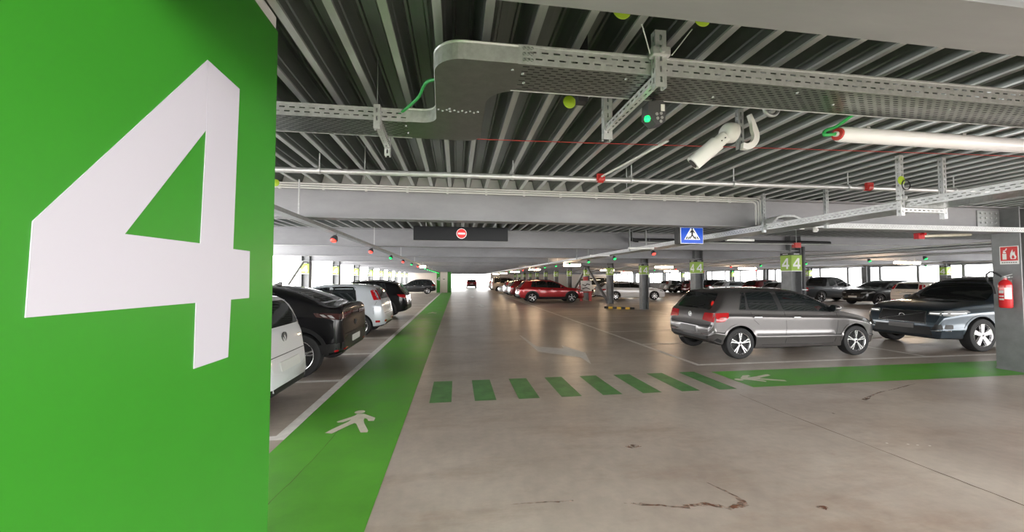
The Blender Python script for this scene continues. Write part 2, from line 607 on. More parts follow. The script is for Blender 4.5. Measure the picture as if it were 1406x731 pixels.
def four_poly():
    # outline, then a hairline bridge from the top to the inner triangle
    o = FOUR
    return [(0.6155, 1.228)] + [(0.842, 1.223)] + o[2:] + [(0.6140, 1.2265), (0.6170, 0.9425), TRI[2], TRI[1], (0.6190, 0.9425)]


four = four_poly()

# ------------------------------------------------------------------ numbered green wall beside the camera
C_ = 0.88
gw = empty('clad_wall', (-C_, 0.8, 0), 0, 'tall bright green wall panel with a huge white number four', 'wall panel')
MB().box(-0.75, 0, -2.0, 1.18, 0, 2.86).build('panel', 'panel_green', gw)
MB().box(-0.74, -0.005, -2.0, 1.17, 2.862, 2.925).build('top_trim', 'white_plastic', gw)
s = C_
dg = MB().prism([((a + 1.044) * s, b * s) for a, b in four], lambda a, b, t: (t, a - 0.8, 1.64 + (1.294 - 1.64) * s + b), 0.0006, 0.003)
tag(dg.build('numeral', 'panel_white', gw), 'white number four')

# ------------------------------------------------------------------ columns
hw_ = .18
colm = MB()
colm.box(-hw_, -hw_ + .022, -hw_, hw_, 0, Z_DECK - .02).box(hw_ - .022, hw_, -hw_, hw_, 0, Z_DECK - .02)
fl_me = colm.mesh('flanges', 'column')
web_me = MB().box(-hw_ + .022, hw_ - .022, -.009, .009, 0, Z_DECK - .02).mesh('web', 'column')
base_me = MB().box(-.19, .19, -.19, .19, 0, .025).mesh('base_plate', 'column')
sg_me = MB().box(-hw_, hw_, -.004, .004, 0, .46).mesh('sign', 'sign_green')
hd_me = MB().box(-hw_, hw_, -.005, .005, .46, .53).mesh('sign_header', 'sign_black')
bar_me = MB().box(-.09, .09, -.0065, -.005, .487, .503).mesh('header_line', 'sign_white')
lw_me = MB().box(-hw_, hw_, -.0045, .0035, -.02, 0.0).mesh('sign_edge', 'sign_white')
dig_me = MB().prism([((a - .48) * .26, (b - .6) * .26) for a, b in four], lambda a, b, t: (a, -t, .21 + b), .0042, .0065).mesh('sign_numeral', 'sign_white')


def column(x, y, label, group=None, signs=True, pipe=False):
    c = empty('steel_column', (x, y, 0), 0, label, 'column', group)
    inst('flange', fl_me, c)
    inst('web', web_me, c)
    inst('base_plate', base_me, c)
    if signs:
        for (lx, ly, rz) in ((0, -hw_ - .006, 0), (-hw_ - .006, 0, -pi / 2)):
            sg = inst('sign', sg_me, c, (lx, ly, 1.88), (0, 0, rz))
            for n, me in (('sign_header', hd_me), ('header_line', bar_me), ('sign_numeral', dig_me), ('sign_edge', lw_me)):
                inst(n, me, sg)
    if pipe:
        MB().cyl((.30, -.12, 0), (.30, -.12, 2.6), .05, 12).build('drain_pipe', 'dark_plastic', c)
        MB().box(.17, .36, -.19, -.05, 1.3, 1.33).build('pipe_clamp', 'galv', c)
    return c


XC = 9.98
for k in range(1, 15):
    y = BAY[k] - .07 if k == 1 else BAY[k]
    lb = {1: 'grey steel column carrying the fire extinguisher', 2: 'grey steel column with green number four signs behind the grey hatchback',
          3: 'grey steel column with signs, second in the row beyond the extinguisher column'}.get(k, 'grey steel column with a sign in the row beyond the red car')
    column(XC, y, lb, None if k < 4 else 'columns between the two parking rows', k != 1, k == 2)
for k in range(1, 15):
    column(-7.05, BAY[k], 'steel column with a pale sign standing in the open side wall', 'columns of the open side')
for k in range(2, 14, 1):
    column(29.7, BAY[k], 'steel column in the bright opening behind the pickup row', 'columns of the far open side', k % 2 == 0)


def brace(p0, p1, label, group):
    o = MB().obox(p0, p1, .14, .14).build('diagonal_brace', 'column')
    tag(o, label, 'brace', group)


brace((XC, BAY[6] - .27, 2.42), (XC, BAY[5] + .30, .08), 'sloping steel brace between the columns behind the red car', 'braces behind the red car')
brace((XC, BAY[6] + .27, 2.42), (XC, BAY[7] - .30, .08), 'sloping steel brace between the columns behind the red car', 'braces behind the red car')
bx_ = -7.05
for k in (4, 7, 10):
    o = MB().obox((bx_, BAY[k] - .5, 2.42), (bx_, BAY[k] - 4.0, .1), .13, .13).build('diagonal_brace', 'galv_dull')
    tag(o, 'pale diagonal steel brace in the open side wall', 'brace', 'braces of the open side')

# ------------------------------------------------------------------ outer walls, all with wide openings
wl = MB().box(X_L - .15, X_L, Y_ROOF, Y_F, 0, .62).build('wall_left', 'parapet')
tag(wl, 'low concrete parapet along the open side', kind='structure')
MB().box(X_L - .12, X_L - .06, Y_ROOF, Y_F, .98, 1.03).build('rail', 'galv_dull', wl)
wr = MB().box(X_R, X_R + .15, Y_ROOF, Y_F, 0, 1.05).build('wall_right', 'parapet')
tag(wr, 'low concrete parapet under the far bright openings', kind='structure')
MB().box(X_R, X_R + .15, Y_ROOF, Y_F, 2.47, Z_DECK).build('lintel', 'beam', wr)
pm_ = MB().box(X_R, X_R + .12, -.07, .07, 1.05, 2.47).mesh('mullion', 'column')
for i in range(30):
    inst('mullion', pm_, wr, (0, 5.0 + 2.275 * i, 0))
wf = MB().box(-7.3, -2.9, 58.0, 58.2, 0, Z_DECK).build('wall_back', 'wall_pale')
tag(wf, 'pale wall behind the last parked cars', kind='structure')
MB().box(6.2, X_R, 70.0, 70.2, 0, Z_DECK).build('end_panel', 'wall_pale', wf)

core = empty('stair_core', (-1.5, 46.0, 0), 0, 'small green and white stair block at the end of the walkway', 'stair block')
MB().box(-.45, .42, -.2, 4.0, 0, 2.46).build('white_wall', 'core_white', core)
MB().box(.42, .85, -.24, 4.0, 0, 2.46).build('green_panel', 'panel_green', core)
MB().box(-.85, -.45, -.24, 4.0, 0, 2.46).build('green_panel', 'panel_green', core)
MB().prism([((a - .48) * .36, b * .36) for a, b in four], lambda a, b, t: (a - .65, -t, 1.4 + b), .242, .25).build('numeral', 'panel_white', core)
MB().box(-.12, .12, -.215, -.2, 1.55, 1.62).build('notice', 'sign_black', core)

# ================================================================== CEILING SERVICES
def slotted(m, o, u, v, Lu, Lv, rows, sl=.034, gap=.028, sw=.008, stag=True, margin=.012):
    """sheet of size Lu x Lv with rows of open slots; o corner, u and v unit vectors"""
    o, u, v = Vector(o), Vector(u), Vector(v)

    def q(a0, a1, b0, b1):
        m.add([o + u * a0 + v * b0, o + u * a1 + v * b0, o + u * a1 + v * b1, o + u * a0 + v * b1], [(0, 1, 2, 3)])
    pos = [margin + (Lv - 2 * margin) * (i + .5) / rows for i in range(rows)]
    b = 0
    for i, p in enumerate(pos):
        q(0, Lu, b, p - sw / 2)
        a, off = 0, ((sl + gap) / 2 if (stag and i % 2) else 0) + gap
        x = off
        while x + sl < Lu:
            q(a, x, p - sw / 2, p + sw / 2)
            a = x + sl
            x += sl + gap
        q(a, Lu, p - sw / 2, p + sw / 2)
        b = p + sw / 2
    q(0, Lu, b, Lv)


def tray_section(u0, u1, v0, v1, z, h, axis, rows=11, siderows=2):
    """straight perforated tray; axis 'x' or 'y' is the run"""
    m = MB()
    X, Y = (Vector((1, 0, 0)), Vector((0, 1, 0))) if axis == 'x' else (Vector((0, 1, 0)), Vector((1, 0, 0)))

    def pt(a, b, c):
        return X * a + Y * b + Vector((0, 0, c))
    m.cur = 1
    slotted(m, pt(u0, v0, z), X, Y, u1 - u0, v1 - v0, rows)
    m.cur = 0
    for vv in (v0, v1):
        slotted(m, pt(u0, vv, z), X, (0, 0, 1), u1 - u0, h, siderows)
        a, b = pt(u0, vv, z + h), pt(u1, vv, z + h)
        m.obox(a, b, .012, .008)
        m.obox(pt(u0, vv, z), pt(u1, vv, z), .005, .004)
    return m


bolt_me = MB().lathe([(0, -.004), (.006, -.004), (.008, 0), (.008, .004)], 8).mesh('bolt', 'galv_dull', 40)
ZT = 2.72
ct = empty('cable_tray', (0, 2.0, 0), 0, 'wide perforated galvanised cable tray with an S bend overhead', 'cable tray')


def shift(m, dy):
    m.v = [(x, y + dy, z) for x, y, z in m.v]
    return m


shift(tray_section(.30, 7.0, 1.84, 2.115, ZT, .092, 'x'), -2).build('tray_section', ['galv', 'galv_under_shaded'], ct)
shift(tray_section(-5.0, -.34, 2.645, 2.95, ZT, .08, 'x'), -2).build('tray_section', ['galv', 'galv_under_shaded'], ct)


def arc(cx, cy, r, a0, a1, n=8):
    return [(cx + r * cos(radians(a0 + (a1 - a0) * i / n)), cy + r * sin(radians(a0 + (a1 - a0) * i / n))) for i in range(n + 1)]


nearb = [(-.34, 2.645)] + arc(-.24, 2.545, .10, 90, 0) + arc(.03, 1.99, .15, 180, 270) + [(.30, 1.84)]
farb = [(-.34, 2.95)] + arc(.06, 2.84, .11, 90, 0) + arc(.36, 2.305, .19, 180, 270) + [(.30, 2.115)]
farb = [(-.34, 2.95)] + arc(.06, 2.84, .11, 90, 0) + arc(.36, 2.305, .19, 180, 252)
bend = MB()
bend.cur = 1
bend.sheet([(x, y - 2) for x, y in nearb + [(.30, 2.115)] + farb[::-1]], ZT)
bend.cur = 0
for path, h in ((nearb, .09), (farb + [(.31, 2.12)], .085)):
    for i in range(len(path) - 1):
        (x0, y0), (x1, y1) = path[i], path[i + 1]
        bend.add([(x0, y0 - 2, ZT), (x1, y1 - 2, ZT), (x1, y1 - 2, ZT + h), (x0, y0 - 2, ZT + h)], [(0, 1, 2, 3)])
    bend.tube([(x, y - 2, ZT + h) for x, y in path], .007, 6)
bend.build('tray_bend', ['galv', 'galv_under_shaded'], ct, 40)
lay = MB()  # dark cables added to the tray so its slots look dark from below
for i in range(9):
    yy = 1.862 + .029 * i
    lay.tube([(.32, yy - 2, ZT + .016), (2.5, yy - 1.998, ZT + .015), (6.95, yy - 2, ZT + .016)], .0135, 6)
for i in range(10):
    yy = 2.665 + .029 * i
    lay.tube([(-4.95, yy - 2, ZT + .016), (-.36, yy - 2, ZT + .016)], .0135, 6)
tag(lay.build('added_cables', 'dark_plastic', ct, 60), None, None, None, 'stuff')
for (x, y) in [(-.12 + .025 * i, 2.42 + .018 * (i % 2)) for i in range(11)] + [(.34, 1.93), (.36, 2.02), (-.36, 2.72), (-.36, 2.85), (.9, 1.9), (1.5, 2.02), (1.95, 1.9), (2.3, 2.0), (3.1, 1.95), (.28, 1.9), (-.05, 2.4)]:
    inst('bolt', bolt_me, ct, (x, y - 2, ZT - .003))
for (x, z) in [(.33 + .02 * i, 2.74 + .03 * (j)) for i in range(3) for j in range(3)]:
    inst('bolt', bolt_me, ct, (x, 1.838 - 2, z), (-pi / 2, 0, 0)) if False else inst('bolt', bolt_me, ct, (x, 1.837 - 2, z), (pi / 2, 0, 0))


def channel(m, p0, p1, w=.041, d=.03, face=(0, -1, 0), lip=True):
    """slotted U channel from p0 to p1, its slotted back towards face"""
    p0, p1, f = Vector(p0), Vector(p1), Vector(face).normalized()
    u = (p1 - p0).normalized()
    s_ = u.cross(f).normalized()
    L = (p1 - p0).length
    slotted(m, p0 + f * d / 2 - s_ * w / 2, u, s_, L, w, 1, .03, .025, .012, False, .004)
    for sg in (-1, 1):
        slotted(m, p0 + f * d / 2 + s_ * sg * w / 2, u, -f, L, d, 1, .03, .025, .010, False, .003)
        a = p0 - f * d / 2 + s_ * sg * (w / 2 - .005)
        b = p1 - f * d / 2 + s_ * sg * (w / 2 - .005)
        m.obox(a, b, .012, .003, up=f)


def hanger(label, loc, pn, pf, ztop, zb, wide=.05):
    """two slotted uprights and the slotted cross channel under a tray; pn and pf are (x, y) ends"""
    h = empty('tray_hanger', (loc[0], loc[1], loc[2]), 0, label, 'hanger')
    L = Vector(loc)
    for (x, y), zz in ((pn, zb - .06), (pf, zb - .08)):
        m = MB()
        channel(m, Vector((x, y, ztop)) - L, Vector((x, y, zz)) - L, wide, .04, (0, -1, 0))
        m.build('upright', 'galv', h)
    m = MB()
    channel(m, Vector((pn[0], pn[1], zb)) - L, Vector((pf[0], pf[1], zb)) - L, .042, .042, (-1, 0, 0) if abs(pn[1] - pf[1]) > abs(pn[0] - pf[0]) else (0, -1, 0))
    m.build('cross_channel', 'galv', h)
    if wide < .045:
        return h
    m = MB()
    m.cbox(pn[0] - L.x - wide * .8, pn[0] - L.x + wide * .8, pn[1] - L.y - .035, pn[1] - L.y + .02, zb - L.z + .10, zb - L.z + .15, .008)
    m.build('clamp', 'galv', h)
    b = MB().lathe([(0, -.012), (.016, -.012), (.018, 0), (.018, .012), (0, .014)], 6).mesh('nut', 'galv')
    inst('nut', b, h, (pn[0] - L.x, pn[1] - L.y - .04, zb - L.z + .125), (pi / 2, 0, 0))
    return h


h2 = hanger('slotted steel trapeze hanger under the wide cable tray beside the sensor head', (1.04, 1.81, 2.93), (1.04, 1.81), (1.04, 2.5), 2.93, 2.69, .062)
for (a, b) in (((.98, 1.79, 2.80), (.90, 1.72, 2.90)), ((1.10, 1.79, 2.80), (1.17, 1.72, 2.90))):
    MB().tube([Vector(a) - Vector((1.04, 1.81, 2.93)), Vector(b) - Vector((1.04, 1.81, 2.93))], .003, 5).build('wire_tie', 'galv', h2)
hanger('slotted steel trapeze hanger under the narrow end of the cable tray', (-.53, 2.6, 2.93), (-.53, 2.60), (-.55, 3.1), 2.80, 2.695, .042)
for (x, y) in ((-.53, 2.6), (-.37, 2.9)):
    tag(MB().cyl((x, y, 2.74), (x, y, 3.134), .003, 5).build('threaded_rod', 'galv_dull'), 'thin threaded rod hanging by the narrow cable tray', 'rod', 'rods over the narrow tray')
# a dark post beyond the tray
tag(MB().box(.72, .78, 2.16, 2.22, 2.55 + .16, 3.134).build('hanging_post', 'black_plastic'), 'short black post hanging behind the cable tray', 'post')


def cable(name, pts, r, m, label, cat='cable', sub=10):
    P = []
    n = len(pts)
    for i in range(n - 1):
        p0, p1, p2, p3 = (Vector(pts[max(i - 1, 0)]), Vector(pts[i]), Vector(pts[i + 1]), Vector(pts[min(i + 2, n - 1)]))
        for j in range(sub):
            t = j / sub
            P.append(0.5 * ((2 * p1) + (-p0 + p2) * t + (2 * p0 - 5 * p1 + 4 * p2 - p3) * t * t + (-p0 + 3 * p1 - 3 * p2 + p3) * t ** 3))
    P.append(Vector(pts[-1]))
    return tag(MB().tube(P, r, 8).build(name, m, None, 60), label, cat)


cable('green_cable', [(-.47, 2.8, 2.735), (-.42, 2.70, 2.77), (-.26, 2.52, 2.83), (-.18, 2.35, 2.86), (-.02, 2.2, 2.80), (.1, 2.1, 2.74)], .010, 'green_cable', 'green cable looping into the bend of the cable tray')

# ------------------------------------------------------------------ white tubular luminaires
def luminaire(loc, length, r, label, group=None, lit=False, axis='x'):
    t = empty('tube_luminaire', loc, 0 if axis == 'x' else pi / 2, label, 'light', group)
    MB().lathe([(.0, 0), (r * .8, 0), (r, .012), (r, length - .012), (r * .8, length), (0, length)], 20, 'x').build('diffuser', 'tube_lit' if lit else 'opal', t, 40)
    if not lit:
        MB().lathe([(r * .35, -.014), (r * .8, -.014), (r * .8, .004)], 16, 'x').build('end_ring', 'red_plastic', t, 40)
        MB().lathe([(0, -.03), (r * .35, -.03), (r * .35, -.01)], 12, 'x').build('cable_gland', 'white_plastic', t, 40)
    if lit:
        for f in (.2, .8):
            MB().cyl((length * f, 0, r), (length * f, 0, 3.134 - loc[2]), .004, 5).build('suspension', 'galv_dull', t)
    for f in (.12, .62):
        MB().box(length * f, length * f + .03, -r * .5, r * .5, r * .75, r * 1.1).build('mounting_clip', 'grey_plastic', t)
    return t


luminaire((2.56, 2.19, 2.62), 1.6, .050, 'large white tube lamp with a red end ring below the cable tray')
luminaire((1.45, .72, 2.52), 1.5, .05, 'white tube lamp before the wide overhead beam')
cable('green_cable', [(2.535, 2.19, 2.62), (2.45, 2.19, 2.61), (2.47, 2.2, 2.645), (2.56, 2.2, 2.68), (2.6, 2.1, 2.74)], .011, 'green_cable', 'green cable curling from the large white tube lamp up to the tray')
for i, y in enumerate((17.9, 27.0, 36.2, 45.2, 54.4)):
    luminaire((5.16, y, 2.30), 0.85, .05, 'glowing tube lamp hung along the lane beside the right-hand tray', 'lit lamps along the lane', True)
for i, y in enumerate((13.1, 22.2, 31.3, 40.4)):
    luminaire((18.6, y + .6, 2.33), 1.3, .05, 'glowing tube lamp over the lane beyond the second parking row', 'lit lamps over the second lane', True)
for i, y in enumerate((22.0, 31.0)):
    luminaire((12.2, y, 2.36), 1.2, .05, 'glowing tube lamp above the second parking row', 'lit lamps over the second row', True)
luminaire((-1.94, 20.6, 2.28), .3, .06, 'round glowing lamp at the end of the sensor rail', None, True)
for i, (x, y) in enumerate(((5.36, 6.9), (3.9, 8.2), (4.0, 11.0))):
    t = empty('batten_luminaire', (x, y, 2.40 if i == 0 else 2.32), 0, ('unlit white batten lamp beside the blue crossing sign', 'unlit white batten lamp under the right-hand cable tray', 'unlit white batten lamp under the right-hand cable tray')[i], 'light', None if i == 0 else 'unlit battens under the tray')
    MB().cbox(0, .62, -.03, .03, 0, .045, .008).build('housing', 'white_plastic', t)
    MB().cyl((.1, 0, .045), (.1, 0, 3.134 - t.location.z), .003, 5).build('suspension', 'galv_dull', t)
    MB().cyl((.52, 0, .045), (.52, 0, 3.134 - t.location.z), .003, 5).build('suspension', 'galv_dull', t)

# ------------------------------------------------------------------ large sensor head with a green lamp
sh = empty('occupancy_sensor', (1.17, 2.1, 2.7185), 0, 'dark grey sensor head with a glowing green lamp under the cable tray', 'sensor')
MB().cyl((0, 0, 0), (0, 0, -.035), .012, 10).build('stem', 'black_plastic', sh)
hd = MB().prism([(-.055, -.03), (.035, -.02), (.055, -.05), (.048, -.15), (-.01, -.165), (-.06, -.12)], lambda a, b, t: (a, t, b), -.04, .04)
hd.build('housing', 'dark_plastic', sh)
for (a, b) in ((-.005, -.105), (.022, -.10), (.0, -.13), (.027, -.125), (.02, -.148)):
    MB().cyl((a, -.040, b), (a, -.045, b), .009, 12).build('lens', 'grey_plastic', sh)
MB().box(.022, .045, -.043, -.04, -.085, -.045).build('sticker', 'sign_white', sh)
MB().lathe([(0, -.02), (.014, -.014), (.018, 0), (.014, .014), (0, .02)], 12, 'z', (-.062, -.035, -.135)).build('lamp', 'led_green', sh, 60)

# ------------------------------------------------------------------ surveillance camera on a drop pole
cc = empty('security_camera', (2.13, 2.55, 2.93), 0, 'white bullet security camera on a curved drop bracket', 'camera')
m = MB()
channel(m, (0, .02, 0), (0, .02, -.31), .045, .03)
m.build('pole', 'galv_dull', cc)
hk = [(.035, -.06)] + [(.06 + .0, -.12)] + arc(-.0, -.22, .085, 30, -110, 8)
MB().prism(strip_poly(hk, [.02, .03] + [.045] * 9), lambda a, b, t: (a, t, b), -.05, -.02).build('hook_bracket', 'white_plastic', cc)
MB().lathe([(0, -.055), (.05, -.055), (.07, -.035), (.075, 0), (.07, .035), (.05, .05), (0, .05)], 20, 'x', (-.125, -.03, -.205)).build('mount_joint', 'conduit', cc, 50)
b0, b1 = Vector((-.165, -.03, -.235)), Vector((-.375, .07, -.43))
dv = (b1 - b0).normalized()
bd = MB()
sx_ = dv.cross(Vector((0, 1, 0))).normalized()
sy_ = sx_.cross(dv)
for t0, t1, ww, hh in ((0, .09, .045, .045), (.07, .285, .056, .054)):
    ring = [(cos(a) * ww * (1 / max(abs(cos(a)), abs(sin(a)))) ** .6, sin(a) * hh * (1 / max(abs(cos(a)), abs(sin(a)))) ** .6) for a in [k * pi / 10 for k in range(20)]]
    vs = [b0 + dv * t + sx_ * p + sy_ * q for t in (t0, t1) for p, q in ring]
    bd.add(vs, [tuple(range(20))[::-1], tuple(range(20, 40))] + [(k, (k + 1) % 20, 20 + (k + 1) % 20, 20 + k) for k in range(20)])
bd.build('housing', 'conduit', cc, 40)
MB().tube([b0 + dv * .283, b0 + dv * .29], .038, 16).build('lens', 'black_plastic', cc)
for q in (.02, .05):
    MB().tube([b0 + dv * q - sy_ * .045, b0 + dv * q - sy_ * .05], .005, 8).build('screw', 'black_plastic', cc)
rg = MB()
rg.tube([(.13 + .055 * cos(a), -.02, .055 * sin(a) - .02) for a in [k * pi / 12 for k in range(25)]], .014, 8, False)
tag(rg.build('cable_loop', 'galv_dull', None, 60, (2.05, 2.35, 2.86)), 'coiled grey cable loop between tray and deck', 'cable')

# ------------------------------------------------------------------ pipes and conduits under the deck
sp = empty('sprinkler_pipe', (0, 3.95, 2.75), 0, 'straight galvanised sprinkler pipe running under the decking', 'pipe')
MB().cyl((-4.6, 0.25, 0), (8.5, -.12, 0), .029, 14).build('pipe', 'zinc_pipe', sp, 40)
for x in (1.58, 4.95):
    MB().cyl((x - .03, .1 - .03 * x, 0), (x + .03, .1 - .03 * x, 0), .042, 12).build('coupling', 'red_plastic', sp)
    MB().box(x - .045, x + .045, .07 - .03 * x, .10 - .03 * x, -.02, .055).build('coupling_lug', 'red_plastic', sp)
for x in (-1.4, .6, 1.95, 3.2, 4.7, 6.2):
    MB().cyl((x, .11 - .028 * x, .02), (x, .11 - .028 * x, .18), .006, 6).build('pipe_hanger', 'galv', sp)
    MB().lathe([(.031, -.012), (.036, -.012), (.036, .012), (.031, .012)], 14, 'x', (x, .11 - .028 * x, 0)).build('pipe_ring', 'galv', sp)
MB().cyl((1.58, .03, .02), (1.86, -.85, .12), .011, 8).build('branch_pipe', 'conduit', sp)

for i in range(3):
    z = 2.915 - .03 * i
    xe = 4.78 - .042 * i
    pts = [(-4.5, 5.36, z)] + [(xe - .06, 5.36, z)] + [(xe - .06 + .06 * sin(a), 5.36, z - .06 + .06 * cos(a)) for a in [k * pi / 10 for k in range(1, 6)]] + [(xe, 5.36, 2.49)]
    c = MB().tube(pts, .0125, 8).build('conduit', 'conduit', None, 50)
    tag(c, ('topmost', 'middle', 'lowest')[i] + ' of three white conduits running along the beam and turning down', 'conduit', 'conduits on the beam')
for i in range(14):
    x = -2.9 + .55 * i
    o = MB().box(x, x + .03, 5.375, 5.415, 2.84, 2.928).build('conduit_clip', 'white_plastic')
    tag(o, 'small white clip holding the conduits to the beam', 'clip', 'conduit clips')

rc = MB()
slotted(rc, (4.62, 5.18, 2.45), (1, 0, 0), (0, 0, 1), 5.15, .075, 2, .02, .03, .006)
rc.box(4.62, 9.77, 5.182, 5.27, 2.446, 2.45)
rc.box(4.62, 9.77, 5.182, 5.20, 2.521, 2.525)
tag(rc.build('cable_channel', 'galv'), 'straight galvanised cable channel leading to the extinguisher column', 'cable tray')

# right-hand tray along the lane
rt = empty('cable_tray', (4.83, 5, 2.38), 0, 'long perforated cable tray running along the right of the lane', 'cable tray')


def rel(m, l):
    m.v = [(x - l[0], y - l[1], z - l[2]) for x, y, z in m.v]
    return m


rel(tray_section(1.2, 8.0, 4.62, 5.05, 2.38, .075, 'y', 8), (4.83, 5, 2.38)).build('tray_section', ['galv', 'galv_under_shaded'], rt)
rel(tray_section(8.0, 14.0, 4.62, 5.05, 2.38, .075, 'y', 3), (4.83, 5, 2.38)).build('tray_section', ['galv', 'galv_under_shaded'], rt)
m = MB()
m.box(-.21, .22, 9.0, 60, 0, .004).box(-.214, -.21, 9.0, 60, 0, .075).box(.216, .22, 9.0, 60, 0, .075)
m.build('tray_section', ['galv', 'galv_under_shaded'], rt)
for y in (3.3,):
    h = hanger('tall slotted trapeze hanger carrying the lane-side cable tray', (4.6, y, 2.93), (4.58, y), (5.12, y), 2.93, 2.355, .045)
    MB().tube([(.0 + .05 * cos(a), -.04, -.32 + .05 * sin(a)) for a in [k * pi / 8 for k in range(17)]], .005, 6).build('cable_ring', 'black_plastic', h)
for y in (5.1, 4.55):
    m = MB()
    channel(m, (4.60 if y > 5 else 5.08, y, 2.93), (4.60 if y > 5 else 5.08, y, 2.34), .045, .035)
    tag(m.build('hanging_strut', 'galv_dull'), 'slotted strut dropping from the decking to the tray, ' + ('just before the crossing channel' if y > 5 else 'on the side away from the lane'), 'strut', 'struts at the tray crossing')
for k in range(2, 12):
    for dx in (4.602, 5.068):
        o = MB().box(dx - .015, dx + .015, BAY[k] - .5, BAY[k] - .46, 2.385, 3.134).build('hanging_strut', 'galv_dull')
        tag(o, 'thin strut holding the lane-side tray in the distance', 'strut', 'far tray struts')
# tray bump over the crossing
bp_ = MB()
path = [(4.70, 5.0, 2.42), (4.72, 5.12, 2.52), (4.78, 5.18, 2.58), (4.95, 5.2, 2.585), (5.05, 5.2, 2.52), (5.1, 5.2, 2.45)]
bp_.prism(strip_poly([(4.62, 2.46), (4.70, 2.545), (4.80, 2.575), (4.98, 2.575), (5.10, 2.53), (5.22, 2.46)], .03), lambda a, b, t: (a, t, b), 4.95, 5.17)
tag(bp_.build('tray_riser', 'galv'), 'short curved tray piece arching over the cable channel', 'cable tray')
for (x, y) in ((5.55, 5.16), (5.05, 4.9)):
    j = empty('junction_fitting', (x, y, 2.37), 0, 'small white cable fitting hanging below the cable channel', 'fitting', 'white fittings under the channel')
    MB().cyl((0, 0, 0), (0, 0, .085), .03, 12).build('body', 'white_plastic', j, 40)
    MB().cyl((0, -.032, .03), (0, -.045, .03), .018, 12).build('knob', 'conduit', j, 40)

# left-hand sensor rail
lr = empty('sensor_rail', (-2.03, 4, 2.40), 0, 'galvanised rail with red and green sensors above the parked cars', 'cable tray')
m = MB()
m.box(-.06, .06, -1.7, 41.4, 0, .004).box(-.062, -.058, -1.7, 41.4, 0, .05).box(.058, .062, -1.7, 41.4, 0, .05)
m.build('rail', 'galv_dull', lr)
for y in [BAY[k] - 4.3 for k in range(1, 10)]:
    MB().box(-.008, .008, y - .008, y + .008, .05, .53).build('rail_rod', 'galv', lr)

# parking bay sensors
s_house = MB().lathe([(0, .085), (.028, .085), (.045, .06), (.06, .02), (.055, -.005), (.0, -.005)], 16).mesh('housing', 'dark_plastic', 50)
s_cap = MB().lathe([(0, .125), (.012, .125), (.012, .08)], 8).mesh('stem', 'galv_dull', 50)
led = {c: MB().lathe([(.045, -.003), (.042, -.02), (.025, -.034), (0, -.038)], 14).mesh('lamp', 'led_' + c, 60) for c in ('red', 'green')}


def sensor(x, y, z, c, where, group, tilt=(0.0, 0.0)):
    s_ = empty('bay_sensor', (x, y, z), 0, f'small bay sensor glowing {c} {where}', 'sensor', f'{c} {group}')
    s_.rotation_euler = (tilt[0], tilt[1], 0)
    inst('housing', s_house, s_)
    inst('stem', s_cap, s_)
    inst('lamp', led[c], s_)


for i, c in enumerate('rrgrgrgggggggggg'):
    y = 6.65 + 2.75 * i if i < 6 else 6.65 + 2.75 * 5 + 2.3 * (i - 5)
    sensor(-2.03, y, 2.285, {'r': 'red', 'g': 'green'}[c], 'on the rail over the left parked cars', 'sensors of the left rail', (-.5, .25))
for i, c in enumerate('rgggggrgrgrgrgg'):
    sensor(4.85, 8.8 + 2.35 * i, 2.265, {'r': 'red', 'g': 'green'}[c], 'under the tray at the right of the lane', 'sensors of the right tray', (-.5, -.25))
for i, (x, y, c) in enumerate(((15.2, 10.3, 'green'), (15.2, 12.0, 'green'), (15.2, 14.6, 'green'), (15.2, 17.1, 'green'), (15.2, 19.2, 'red'), (15.2, 22.4, 'green'), (15.2, 24.6, 'red'), (15.2, 27.5, 'green'), (15.2, 30, 'red'), (15.2, 33, 'red'), (15.2, 36, 'green'), (23.9, 13.6, 'green'), (23.9, 16.2, 'green'), (23.9, 24.0, 'red'), (23.9, 27.4, 'red'), (23.9, 30.0, 'green'), (23.9, 34, 'red'))):
    sensor(x, y, 2.30, c, 'above the second lane behind the parking rows', 'sensors of the second lane', (-.5, -.25))

# long pipes beyond the extinguisher column
for pi_, (x, y0, y1, z, r, mm_) in enumerate(((12.6, 5.75, 40, 2.44, .05, 'zinc_pipe'), (15.2, 5.75, 60, 2.42, .035, 'zinc_pipe'), (23.9, 5.75, 60, 2.43, .035, 'zinc_pipe'), (11.4, 5.75, 30, 2.43, .018, 'conduit'))):
    tag(MB().cyl((x, y0, z), (x, y1, z), r, 10).build('ceiling_pipe', mm_, None, 40), ('thick long pipe under the beams over the blue-grey SUV row', 'long pipe with green sensors at the edge of the second lane', 'long pipe before the far open side above the pickup row', 'thinnest long pale pipe right behind the extinguisher column')[pi_], 'pipe', 'pipes over the second row')
pv = empty('valve_pipe', (8.6, 5.95, 2.42), 0, 'pale pipe end with a red valve block beside the extinguisher column', 'pipe')
MB().cyl((.12, 0, .03), (1.15, -.05, .07), .03, 10).build('pipe', 'cream_paint', pv, 40)
MB().box(-.02, .12, -.04, .04, -.03, .08).build('valve', 'red_gloss', pv)
MB().cyl((.05, -.04, .06), (.05, -.1, .06), .03, 10).build('valve_wheel', 'red_gloss', pv)
MB().cyl((.05, 0, .08), (.05, 0, .5), .006, 6).build('suspension', 'galv_dull', pv)
pv = empty('sprinkler_line', (7.6, 8.1, 2.482), 0, 'thin pipe with a dark red coupling above the grey hatchback', 'pipe')
MB().cyl((-3.5, 0, 0), (4.5, 0, 0), .014, 8).build('pipe', 'zinc_pipe', pv, 40)
MB().box(.5, .66, -.05, .05, -.09, .03).build('coupling', 'red_plastic', pv)
MB().cyl((.58, 0, .03), (.58, 0, .48), .006, 6).build('suspension', 'galv_dull', pv)
m = MB()
m.tube([(4.72, 9.78, 2.92), (4.72, 9.78, 2.78), (4.76, 9.78, 2.72), (4.84, 9.78, 2.70), (11.0, 9.78, 2.70)], .055, 12)
